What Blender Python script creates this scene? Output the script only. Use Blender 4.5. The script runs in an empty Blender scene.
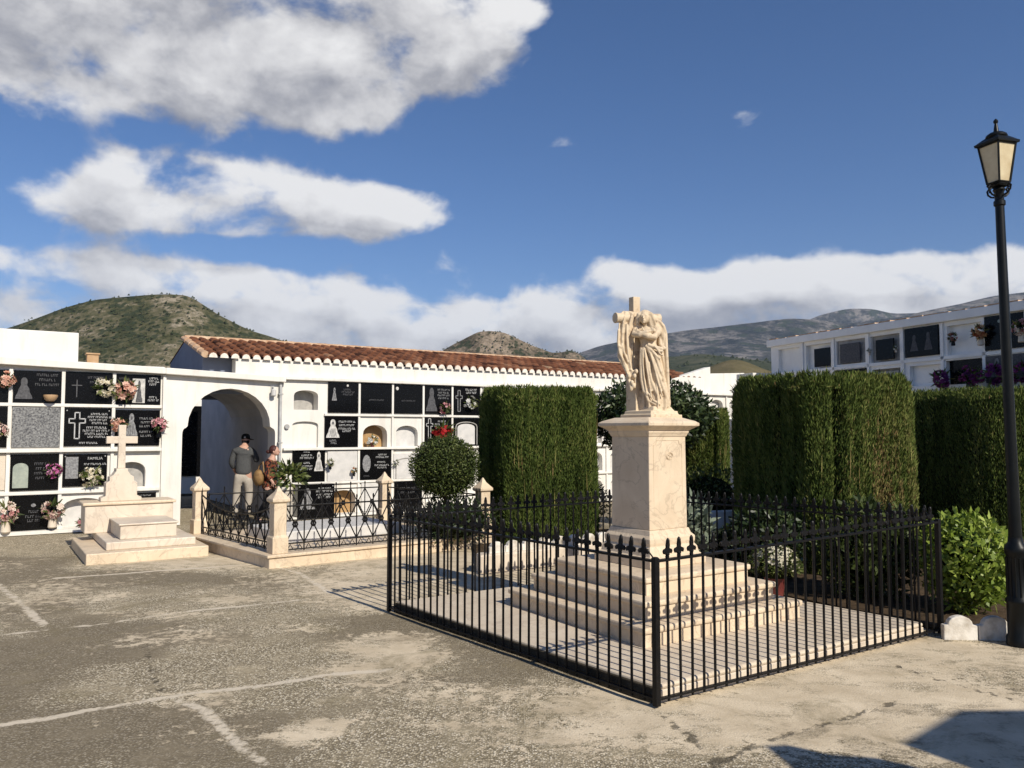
import bpy, bmesh, math, random
import numpy as np
from mathutils import Vector, Matrix
random.seed(7); rng = np.random.default_rng(7)
SC = bpy.context.scene
COL = SC.collection
R = math.radians
F, HC, HOR = 800.0, 1.6, 432.0
PITCH = math.atan((HOR - 384) / F)

# ------------------------------------------------------------------ measuring
def ray(x, y):
    a = (x - 512) / F; b = (384 - y) / F
    return (a, math.cos(PITCH) - b * math.sin(PITCH), math.sin(PITCH) + b * math.cos(PITCH))
def gnd(x, y, z=0.0):
    d = ray(x, y); t = (z - HC) / d[2]
    return (d[0] * t, d[1] * t)
TH = R(33.5)
U = (math.cos(TH), math.sin(TH)); V = (-math.sin(TH), math.cos(TH))
WP = (-6.92, 13.13)                       # origin of the niche wall
def wall_pt(s, v=0.0):
    return (WP[0] + U[0] * s + V[0] * v, WP[1] + U[1] * s + V[1] * v)

# ------------------------------------------------------------------ node helpers
def new_mat(name):
    m = bpy.data.materials.new(name); m.use_nodes = True
    nt = m.node_tree
    b = nt.nodes.get('Principled BSDF')
    return m, nt, b
def nd(nt, t, **kw):
    n = nt.nodes.new(t)
    for k, v in kw.items():
        if k.startswith('i_'): n.inputs[k[2:].replace('_', ' ')].default_value = v
        else: setattr(n, k, v)
    return n
def lk(nt, a, b): nt.links.new(a, b)
def ramp(nt, src, stops):
    r = nt.nodes.new('ShaderNodeValToRGB'); e = r.color_ramp.elements
    while len(e) < len(stops): e.new(0.5)
    for i, (p, c) in enumerate(stops):
        e[i].position = p; e[i].color = (*c, 1) if len(c) == 3 else c
    lk(nt, src, r.inputs[0]); return r.outputs[0]
def mixc(nt, fac, a, b, mode='MIX'):
    n = nt.nodes.new('ShaderNodeMix'); n.data_type = 'RGBA'; n.blend_type = mode
    for s, i in ((fac, 0), (a, 6), (b, 7)):
        if hasattr(s, 'default_value') or hasattr(s, 'is_linked'): lk(nt, s, n.inputs[i])
        elif isinstance(s, (int, float)): n.inputs[i].default_value = s
        else: n.inputs[i].default_value = (*s, 1)
    return n.outputs[2]
def mth(nt, op, a, b=None, c=None, clamp=False):
    n = nt.nodes.new('ShaderNodeMath'); n.operation = op; n.use_clamp = clamp
    for i, s in enumerate((a, b, c)):
        if s is None: continue
        if isinstance(s, (int, float)): n.inputs[i].default_value = s
        else: lk(nt, s, n.inputs[i])
    return n.outputs[0]
def noise(nt, vec, scale, detail=4, rough=0.55, dist=0.0):
    n = nd(nt, 'ShaderNodeTexNoise'); n.inputs['Scale'].default_value = scale
    n.inputs['Detail'].default_value = detail; n.inputs['Roughness'].default_value = rough
    n.inputs['Distortion'].default_value = dist
    if vec is not None: lk(nt, vec, n.inputs['Vector'])
    return n.outputs[0]
def objvec(nt, scale=(1, 1, 1)):
    t = nd(nt, 'ShaderNodeTexCoord'); m = nd(nt, 'ShaderNodeMapping')
    m.inputs['Scale'].default_value = scale
    lk(nt, t.outputs['Object'], m.inputs['Vector']); return m.outputs[0]
def worldvec(nt, scale=(1, 1, 1)):
    t = nd(nt, 'ShaderNodeNewGeometry'); m = nd(nt, 'ShaderNodeMapping')
    m.inputs['Scale'].default_value = scale
    lk(nt, t.outputs['Position'], m.inputs['Vector']); return m.outputs[0]
def bump(nt, b, h, strength=0.3, dist=0.01):
    n = nd(nt, 'ShaderNodeBump'); n.inputs['Strength'].default_value = strength; n.inputs['Distance'].default_value = dist
    lk(nt, h, n.inputs['Height']); lk(nt, n.outputs[0], b.inputs['Normal'])
def spec(b, rough, sp=0.3, metal=0.0):
    b.inputs['Roughness'].default_value = rough
    b.inputs['Specular IOR Level'].default_value = sp
    b.inputs['Metallic'].default_value = metal
def plain(name, c1, c2=None, rough=0.7, sp=0.3, nscale=6.0, bmp=0.0, metal=0.0, vec=(1, 1, 1)):
    m, nt, b = new_mat(name); spec(b, rough, sp, metal)
    v = objvec(nt, vec)
    f = noise(nt, v, nscale, 6, 0.6)
    c2 = c2 or tuple(x * 0.8 for x in c1)
    lk(nt, ramp(nt, f, [(0.35, c2), (0.65, c1)]), b.inputs['Base Color'])
    if bmp: bump(nt, b, noise(nt, v, nscale * 6, 5, 0.6), bmp, 0.01)
    return m
def attr_mat(name, stops, rough=0.6, sp=0.25, attr='var', transl=0.0, ns=None):
    m, nt, b = new_mat(name); spec(b, rough, sp)
    a = nd(nt, 'ShaderNodeAttribute', attribute_name=attr)
    col = ramp(nt, a.outputs['Fac'], stops)
    lk(nt, col, b.inputs['Base Color'])
    if transl:
        t = nd(nt, 'ShaderNodeBsdfTranslucent'); lk(nt, col, t.inputs[0])
        mx = nd(nt, 'ShaderNodeMixShader'); mx.inputs[0].default_value = transl
        out = nt.nodes.get('Material Output')
        lk(nt, b.outputs[0], mx.inputs[1]); lk(nt, t.outputs[0], mx.inputs[2]); lk(nt, mx.outputs[0], out.inputs[0])
    return m

M = {}
def whitewash():
    m, nt, b = new_mat('whitewash'); spec(b, 0.85, 0.15)
    v = worldvec(nt)
    f = noise(nt, v, 1.3, 6, 0.6)
    st = noise(nt, worldvec(nt, (3.0, 3.0, 0.35)), 2.2, 5, 0.6)
    fine = noise(nt, v, 60, 4, 0.7)
    c = ramp(nt, f, [(0.3, (0.66, 0.635, 0.58)), (0.62, (0.74, 0.715, 0.66))])
    c = mixc(nt, mth(nt, 'MULTIPLY', ramp(nt, st, [(0.50, (0, 0, 0)), (0.74, (1, 1, 1))]), 0.5), c, (0.50, 0.465, 0.40))
    lk(nt, c, b.inputs['Base Color'])
    bump(nt, b, mixc(nt, 0.35, noise(nt, v, 9, 3, 0.5), fine), 0.35, 0.012)
    return m
M['white'] = whitewash()
def marble(name, a, bcol, vein, vs=1.0):
    m, nt, b = new_mat(name); spec(b, 0.5, 0.3)
    v = objvec(nt)
    f = noise(nt, v, 3.0 * vs, 7, 0.62, 0.6)
    w = noise(nt, v, 2.2 * vs, 6, 0.6, 1.6)
    ridge = mth(nt, 'ABSOLUTE', mth(nt, 'SUBTRACT', w, 0.5))
    vein_f = ramp(nt, ridge, [(0.0, (1, 1, 1)), (0.022, (0, 0, 0))])
    c = ramp(nt, f, [(0.32, bcol), (0.66, a)])
    c = mixc(nt, mth(nt, 'MULTIPLY', vein_f, 0.42), c, vein)
    gr = noise(nt, objvec(nt, (4, 4, 0.8)), 3.1, 6, 0.7)
    c = mixc(nt, mth(nt, 'MULTIPLY', ramp(nt, gr, [(0.54, (0, 0, 0)), (0.8, (1, 1, 1))]), 0.45), c, tuple(x * 0.55 for x in bcol))
    lk(nt, c, b.inputs['Base Color'])
    bump(nt, b, noise(nt, v, 45, 5, 0.65), 0.12, 0.006)
    return m
M['marble'] = marble('cream_marble', (0.68, 0.56, 0.41), (0.57, 0.45, 0.315), (0.30, 0.235, 0.17))
M['marble_pale'] = marble('pale_marble', (0.66, 0.58, 0.47), (0.56, 0.47, 0.37), (0.36, 0.29, 0.23), 0.7)
M['pink_slab'] = marble('pinkish_slab', (0.64, 0.55, 0.43), (0.54, 0.45, 0.34), (0.38, 0.30, 0.24), 0.8)
def carved():
    m, nt, b = new_mat('carved_stone'); spec(b, 0.65, 0.25)
    v = objvec(nt)
    f = noise(nt, v, 9, 6, 0.6)
    c = ramp(nt, f, [(0.3, (0.55, 0.43, 0.29)), (0.65, (0.66, 0.54, 0.385))])
    pt = nd(nt, 'ShaderNodeNewGeometry')
    lk(nt, mixc(nt, mth(nt, 'MULTIPLY', ramp(nt, noise(nt, v, 17, 6, 0.7), [(0.52, (0, 0, 0)), (0.68, (1, 1, 1))]), 0.6), c, (0.24, 0.16, 0.095)), b.inputs['Base Color'])
    bump(nt, b, noise(nt, v, 90, 5, 0.65), 0.25, 0.004)
    return m
M['carved'] = carved()
M['granite'] = plain('black_granite', (0.006, 0.006, 0.0065), (0.003, 0.003, 0.0035), 0.16, 0.16, 40)
M['granite_speck'] = plain('speckled_granite', (0.28, 0.28, 0.27), (0.05, 0.05, 0.055), 0.35, 0.4, 42)
M['etch'] = plain('etched_grey', (0.30, 0.30, 0.30), (0.13, 0.13, 0.135), 0.7, 0.2, 30)
M['etch_dim'] = plain('etched_dark_grey', (0.11, 0.11, 0.115), (0.05, 0.05, 0.055), 0.6, 0.2, 30)
M['letter'] = plain('pale_lettering', (0.50, 0.50, 0.49), (0.30, 0.30, 0.30), 0.6, 0.2, 30)
M['letter_dim'] = plain('dim_lettering', (0.10, 0.10, 0.105), (0.06, 0.06, 0.065), 0.6, 0.2, 30)
M['relief'] = plain('pale_relief', (0.62, 0.60, 0.56), (0.36, 0.35, 0.33), 0.6, 0.3, 18, 0.3)
M['paleslab'] = plain('pale_grey_marble', (0.62, 0.60, 0.57), (0.50, 0.49, 0.47), 0.4, 0.4, 7)
M['plaster_grey'] = plain('grey_plaster', (0.42, 0.40, 0.37), (0.28, 0.27, 0.25), 0.85, 0.15, 8, 0.2)
M['passage'] = plain('shade_toned_render', (0.47, 0.475, 0.50), (0.38, 0.385, 0.415), 0.9, 0.1, 2.0, 0.2)  # white passage walls, with their blue-grey shade put into the base colour
M['gable'] = plain('slate_blue_render', (0.185, 0.21, 0.27), (0.16, 0.18, 0.235), 0.9, 0.1, 3.0, 0.2)
M['shadekerb'] = plain('shade_dark_kerb', (0.085, 0.07, 0.05), (0.03, 0.026, 0.02), 0.9, 0.1, 9, 0.5)  # kerb stone darkened in its colour to imitate shade
M['pave'] = plain('pale_pavement', (0.46, 0.41, 0.33), (0.30, 0.26, 0.20), 0.9, 0.1, 7, 0.3)
M['plaster_ochre'] = plain('ochre_plaster', (0.45, 0.30, 0.15), (0.30, 0.18, 0.08), 0.85, 0.15, 5, 0.2)
M['greenstone'] = plain('green_grey_stone', (0.34, 0.37, 0.31), (0.25, 0.28, 0.24), 0.6, 0.25, 12)
def iron():
    m, nt, b = new_mat('black_iron'); spec(b, 0.45, 0.2)
    v = objvec(nt)
    f = noise(nt, v, 25, 5, 0.65)
    lk(nt, ramp(nt, f, [(0.45, (0.005, 0.005, 0.0055)), (0.8, (0.014, 0.011, 0.009))]), b.inputs['Base Color'])
    bump(nt, b, noise(nt, v, 120, 3, 0.6), 0.2, 0.002)
    return m
M['iron'] = iron()
M['lamp_iron'] = plain('lamp_paint', (0.007, 0.008, 0.008), (0.004, 0.005, 0.005), 0.40, 0.25, 14)
M['glass'] = plain('frosted_glass', (0.66, 0.56, 0.36), (0.50, 0.39, 0.22), 0.35, 0.4, 6)
M['pipe'] = plain('zinc_pipe', (0.40, 0.40, 0.39), (0.30, 0.30, 0.29), 0.5, 0.4, 10)
M['terracotta'] = plain('terracotta', (0.42, 0.20, 0.11), (0.30, 0.13, 0.07), 0.8, 0.2, 12)
M['redpot'] = plain('red_pot', (0.16, 0.032, 0.026), (0.11, 0.022, 0.02), 0.5, 0.35, 8)
M['bowl'] = plain('tan_bowl', (0.45, 0.30, 0.17), (0.36, 0.22, 0.11), 0.5, 0.3, 8)
M['mortar'] = plain('tile_mortar', (0.80, 0.75, 0.67), (0.62, 0.55, 0.46), 0.85, 0.1, 9)
M['ridge'] = plain('ridge_tile', (0.55, 0.40, 0.27), (0.40, 0.23, 0.13), 0.8, 0.15, 9)
M['tile'] = attr_mat('roof_tile', [(0.0, (0.06, 0.028, 0.018)), (0.35, (0.165, 0.068, 0.038)), (0.7, (0.265, 0.122, 0.068)), (1.0, (0.38, 0.25, 0.155))], 0.85, 0.1)
M['soil'] = plain('soil', (0.10, 0.07, 0.045), (0.045, 0.032, 0.02), 0.95, 0.05, 14, 0.8)
M['kerbwhite'] = plain('painted_kerb', (0.76, 0.72, 0.65), (0.40, 0.35, 0.28), 0.85, 0.12, 7, 0.4)
M['bark'] = plain('bark', (0.13, 0.095, 0.065), (0.06, 0.045, 0.03), 0.9, 0.1, 16, 0.6, vec=(1, 1, 0.3))
M['hedge'] = attr_mat('cypress', [(0.0, (0.022, 0.034, 0.008)), (0.4, (0.062, 0.092, 0.020)), (0.75, (0.135, 0.168, 0.040)), (0.9, (0.24, 0.215, 0.075)), (1.0, (0.22, 0.135, 0.065))], 0.75, 0.10, transl=0.03)
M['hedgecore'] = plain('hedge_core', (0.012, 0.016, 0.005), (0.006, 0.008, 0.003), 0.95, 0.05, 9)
M['leaf_bright'] = attr_mat('bright_leaf', [(0, (0.08, 0.13, 0.015)), (0.5, (0.22, 0.30, 0.04)), (1, (0.40, 0.46, 0.11))], 0.45, 0.35, transl=0.3)
M['leaf_dark'] = attr_mat('dark_leaf', [(0, (0.010, 0.020, 0.006)), (0.6, (0.03, 0.05, 0.014)), (1, (0.09, 0.115, 0.045))], 0.42, 0.4, transl=0.12)
M['leaf_mid'] = attr_mat('mid_leaf', [(0, (0.025, 0.04, 0.008)), (0.6, (0.07, 0.095, 0.02)), (1, (0.17, 0.18, 0.06))], 0.55, 0.3, transl=0.15)
M['leaf_grey'] = attr_mat('grey_leaf', [(0, (0.10, 0.13, 0.09)), (0.6, (0.24, 0.28, 0.21)), (1, (0.42, 0.45, 0.38))], 0.7, 0.2, transl=0.15)
for nm, a, b_ in (('peach', (0.62, 0.30, 0.20), (0.75, 0.52, 0.42)), ('cream', (0.70, 0.62, 0.45), (0.80, 0.76, 0.64)), ('magenta', (0.42, 0.05, 0.22), (0.72, 0.35, 0.55)),
                  ('pink', (0.60, 0.22, 0.26), (0.75, 0.50, 0.50)), ('red', (0.38, 0.015, 0.018), (0.55, 0.05, 0.05)), ('white', (0.72, 0.70, 0.62), (0.82, 0.81, 0.78)),
                  ('mixed', (0.50, 0.20, 0.20), (0.80, 0.74, 0.62)), ('purple', (0.10, 0.02, 0.10), (0.32, 0.06, 0.22)), ('autumn', (0.35, 0.10, 0.05), (0.72, 0.50, 0.25)),
                  ('mum', (0.50, 0.46, 0.33), (0.72, 0.68, 0.54)), ('dried', (0.20, 0.07, 0.045), (0.50, 0.25, 0.20))):
    M['fl_' + nm] = attr_mat('petals_' + nm, [(0, a), (1, b_)], 0.7, 0.15, transl=0.2)
M['skin'] = plain('skin', (0.50, 0.30, 0.22), (0.45, 0.26, 0.19), 0.55, 0.3, 8)
M['hair_red'] = plain('dark_red_hair', (0.07, 0.018, 0.015), (0.035, 0.012, 0.01), 0.55, 0.3, 40)
M['sweater'] = plain('charcoal_knit', (0.085, 0.087, 0.088), (0.058, 0.06, 0.062), 0.9, 0.1, 40, 0.4)
M['trousers'] = plain('beige_trousers', (0.42, 0.38, 0.325), (0.35, 0.31, 0.265), 0.9, 0.1, 12, 0.2)
M['cap'] = plain('black_cap', (0.018, 0.018, 0.020), (0.012, 0.012, 0.013), 0.85, 0.15, 20)
M['shoe'] = plain('white_shoe', (0.62, 0.60, 0.57), (0.5, 0.48, 0.46), 0.7, 0.2, 20)
M['darkcloth'] = plain('dark_cloth', (0.03, 0.028, 0.028), (0.02, 0.019, 0.019), 0.9, 0.1, 20)
M['bag'] = plain('ochre_bag', (0.28, 0.17, 0.07), (0.18, 0.10, 0.04), 0.7, 0.25, 14)
def pattern_cloth():
    m, nt, b = new_mat('patterned_knit'); spec(b, 0.9, 0.1)
    v = objvec(nt, (9, 9, 6))
    n1 = noise(nt, v, 1.6, 2, 0.5, 0.4)
    lk(nt, ramp(nt, n1, [(0.0, (0.015, 0.012, 0.012)), (0.46, (0.02, 0.016, 0.015)), (0.48, (0.20, 0.035, 0.022)), (0.54, (0.22, 0.06, 0.035)), (0.56, (0.30, 0.19, 0.075)), (0.59, (0.04, 0.025, 0.018))]), b.inputs['Base Color'])
    return m
M['pattern'] = pattern_cloth()

# ------------------------------------------------------------------ mesh builder
class MB:
    def __init__(s): s.v = []; s.f = []; s.a = []
    def add(s, verts, faces, var=0.5):
        o = len(s.v); s.v += [tuple(p) for p in verts]
        s.f += [tuple(i + o for i in f) for f in faces]
        s.a += [var] * len(verts) if isinstance(var, (int, float)) else list(var)
        return s
    def box(s, x0, x1, y0, y1, z0, z1, var=0.5):
        v = [(x0, y0, z0), (x1, y0, z0), (x1, y1, z0), (x0, y1, z0), (x0, y0, z1), (x1, y0, z1), (x1, y1, z1), (x0, y1, z1)]
        return s.add(v, [(0, 3, 2, 1), (4, 5, 6, 7), (0, 1, 5, 4), (1, 2, 6, 5), (2, 3, 7, 6), (3, 0, 4, 7)], var)
    def prism(s, poly, z0, z1, var=0.5):              # polygon in xy (ccw), extruded in z
        n = len(poly)
        v = [(p[0], p[1], z0) for p in poly] + [(p[0], p[1], z1) for p in poly]
        f = [tuple(reversed(range(n))), tuple(range(n, 2 * n))] + [(i, (i + 1) % n, n + (i + 1) % n, n + i) for i in range(n)]
        return s.add(v, f, var)
    def plate(s, poly, y0, y1, var=0.5):              # polygon in xz (ccw from the front), front at y0
        n = len(poly)
        v = [(p[0], y0, p[1]) for p in poly] + [(p[0], y1, p[1]) for p in poly]
        f = [tuple(range(n)), tuple(reversed(range(n, 2 * n)))] + [((i + 1) % n, i, n + i, n + (i + 1) % n) for i in range(n)]
        return s.add(v, f, var)
    def tube(s, pts, rad, n=8, var=0.5, flat=1.0, caps=True):
        pts = [Vector(p) for p in pts]
        if isinstance(rad, (int, float)): rad = [rad] * len(pts)
        vs = []; fs = []
        up = None
        for i, p in enumerate(pts):
            d = (pts[min(i + 1, len(pts) - 1)] - pts[max(i - 1, 0)])
            d = d.normalized() if d.length > 1e-9 else Vector((0, 0, 1))
            if up is None:
                up = Vector((1, 0, 0)) if abs(d.z) > 0.7 else Vector((0, 0, 1))
            a = d.cross(up).normalized(); b = a.cross(d).normalized(); up = b
            for k in range(n):
                t = 2 * math.pi * k / n
                vs.append(p + a * (math.cos(t) * rad[i]) + b * (math.sin(t) * rad[i] * flat))
        for i in range(len(pts) - 1):
            for k in range(n):
                fs.append((i * n + k, i * n + (k + 1) % n, (i + 1) * n + (k + 1) % n, (i + 1) * n + k))
        if caps:
            fs.append(tuple(reversed(range(n)))); fs.append(tuple(range((len(pts) - 1) * n, len(pts) * n)))
        return s.add(vs, fs, var)
    def lathe(s, prof, n=24, c=(0, 0, 0), var=0.5, sq=None):
        vs = []; fs = []
        for (r, z) in prof:
            for k in range(n):
                t = 2 * math.pi * (k + (0.5 if n == 4 else 0)) / n
                q = r * (math.sqrt(2) if n == 4 else 1)
                vs.append((c[0] + q * math.cos(t), c[1] + q * math.sin(t), c[2] + z))
        for i in range(len(prof) - 1):
            for k in range(n):
                fs.append((i * n + k, i * n + (k + 1) % n, (i + 1) * n + (k + 1) % n, (i + 1) * n + k))
        fs.append(tuple(reversed(range(n)))); fs.append(tuple(range((len(prof) - 1) * n, len(prof) * n)))
        return s.add(vs, fs, var)
    def ball(s, c, r, n=10, m=7, var=0.5):
        rx, ry, rz = (r, r, r) if isinstance(r, (int, float)) else r
        vs = [(c[0], c[1], c[2] - rz)]; fs = []
        for i in range(1, m):
            p = math.pi * i / m
            for k in range(n):
                t = 2 * math.pi * k / n
                vs.append((c[0] + rx * math.sin(p) * math.cos(t), c[1] + ry * math.sin(p) * math.sin(t), c[2] - rz * math.cos(p)))
        vs.append((c[0], c[1], c[2] + rz)); L = len(vs) - 1
        for k in range(n):
            fs.append((0, 1 + (k + 1) % n, 1 + k)); fs.append((L, 1 + (m - 2) * n + k, 1 + (m - 2) * n + (k + 1) % n))
        for i in range(m - 2):
            for k in range(n):
                fs.append((1 + i * n + k, 1 + i * n + (k + 1) % n, 1 + (i + 1) * n + (k + 1) % n, 1 + (i + 1) * n + k))
        return s.add(vs, fs, var)
    def mesh(s, name):
        me = bpy.data.meshes.new(name); me.from_pydata(s.v, [], s.f); me.update()
        a = me.attributes.new('var', 'FLOAT', 'POINT'); a.data.foreach_set('value', np.array(s.a, dtype=np.float32))
        return me
    def build(s, name, mat, parent=None, smooth=False, bevel=0.0, loc=None, rotz=None):
        return link(name, s.mesh(name), mat, parent, smooth, bevel, loc, rotz)
def link(name, me, mat, parent=None, smooth=False, bevel=0.0, loc=None, rotz=None):
    o = bpy.data.objects.new(name, me); COL.objects.link(o)
    if mat is not None and len(me.materials) == 0: me.materials.append(M[mat] if isinstance(mat, str) else mat)
    if parent is not None: o.parent = parent
    if loc is not None: o.location = loc
    if rotz is not None: o.rotation_euler = (0, 0, rotz)
    if smooth:
        me.polygons.foreach_set('use_smooth', [True] * len(me.polygons))
        if smooth == 'auto':
            b = o.modifiers.new('split', 'EDGE_SPLIT'); b.split_angle = R(40)
    if bevel:
        b = o.modifiers.new('bevel', 'BEVEL'); b.width = bevel; b.segments = 2; b.limit_method = 'ANGLE'; b.angle_limit = R(35)
    return o
def thing(name, label, cat, loc=(0, 0, 0), rotz=0.0, group=None):
    o = bpy.data.objects.new(name, None); COL.objects.link(o); o.empty_display_size = 0.1
    o.location = loc; o.rotation_euler = (0, 0, rotz)
    return tag(o, label, cat, group)
def tag(o, label, cat, group=None, kind=None):
    o['label'] = label; o['category'] = cat
    if group: o['group'] = group
    if kind: o['kind'] = kind
    return o
def struct(o): o['kind'] = 'structure'; return o

# ------------------------------------------------------------------ numpy noise and leaves
def _h(ix, iy, seed):
    n = (ix.astype(np.int64) * 374761393 + iy.astype(np.int64) * 668265263 + seed * 1442695041) & 0x7fffffff
    n = ((n ^ (n >> 13)) * 1274126177) & 0x7fffffff
    return ((n ^ (n >> 16)) & 0xffff) / 65535.0
def vnoise(x, y, seed=0):
    x = np.asarray(x, float); y = np.asarray(y, float)
    ix = np.floor(x); iy = np.floor(y); fx = x - ix; fy = y - iy
    fx = fx * fx * (3 - 2 * fx); fy = fy * fy * (3 - 2 * fy)
    a = _h(ix, iy, seed); b = _h(ix + 1, iy, seed); c = _h(ix, iy + 1, seed); d = _h(ix + 1, iy + 1, seed)
    return (a * (1 - fx) + b * fx) * (1 - fy) + (c * (1 - fx) + d * fx) * fy
def fbm(x, y, oct=4, seed=0):
    s = 0; a = 0.5; t = 0
    for o in range(oct):
        s = s + a * vnoise(x * 2 ** o, y * 2 ** o, seed + o * 17); t += a; a *= 0.5
    return s / t
def norm(a): return a / np.maximum(np.linalg.norm(a, axis=1, keepdims=True), 1e-9)
def leaf_mesh(name, P, D, Lg, Wd, var, nrm=None, fold=0.0):
    n = len(P); D = norm(D)
    rnd = rng.normal(size=(n, 3)) if nrm is None else nrm + 0.5 * rng.normal(size=(n, 3))
    S = norm(np.cross(D, rnd)); N = np.cross(S, D)
    Lg = np.asarray(Lg)[:, None] if np.ndim(Lg) else np.full((n, 1), Lg)
    Wd = np.asarray(Wd)[:, None] if np.ndim(Wd) else np.full((n, 1), Wd)
    v = np.empty((n, 4, 3)); v[:, 0] = P; v[:, 1] = P + D * Lg * 0.45 + S * Wd * 0.5 + N * Wd * fold
    v[:, 2] = P + D * Lg; v[:, 3] = P + D * Lg * 0.45 - S * Wd * 0.5 + N * Wd * fold
    me = bpy.data.meshes.new(name)
    me.vertices.add(n * 4); me.loops.add(n * 4); me.polygons.add(n)
    me.vertices.foreach_set('co', v.ravel().astype(np.float32))
    me.loops.foreach_set('vertex_index', np.arange(n * 4, dtype=np.int32))
    me.polygons.foreach_set('loop_start', np.arange(0, n * 4, 4, dtype=np.int32))
    me.polygons.foreach_set('loop_total', np.full(n, 4, dtype=np.int32))
    me.update(calc_edges=True)
    a = me.attributes.new('var', 'FLOAT', 'POINT'); a.data.foreach_set('value', np.repeat(np.clip(var, 0, 1), 4).astype(np.float32))
    return me

# ------------------------------------------------------------------ camera, sun, world
cam = bpy.data.cameras.new('camera'); camo = bpy.data.objects.new('camera', cam); COL.objects.link(camo)
cam.sensor_width = 36; cam.lens = 36 * F / 1024; cam.clip_end = 30000; cam.clip_start = 0.05
camo.location = (0, 0, HC); camo.rotation_euler = (R(90) + PITCH, 0, 0)
SC.camera = camo
SUNH = Vector((0.629, -0.777)).normalized(); SEL = R(36)
TANEL = math.tan(SEL)
sd = Vector((SUNH.x * math.cos(SEL), SUNH.y * math.cos(SEL), math.sin(SEL)))
sun = bpy.data.lights.new('sun', 'SUN'); suno = bpy.data.objects.new('sun', sun); COL.objects.link(suno)
sun.energy = 5.0; sun.angle = R(0.5); sun.color = (1.0, 0.925, 0.80)
suno.rotation_euler = (-sd).to_track_quat('-Z', 'Y').to_euler(); suno.location = (20, -25, 25)

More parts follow.
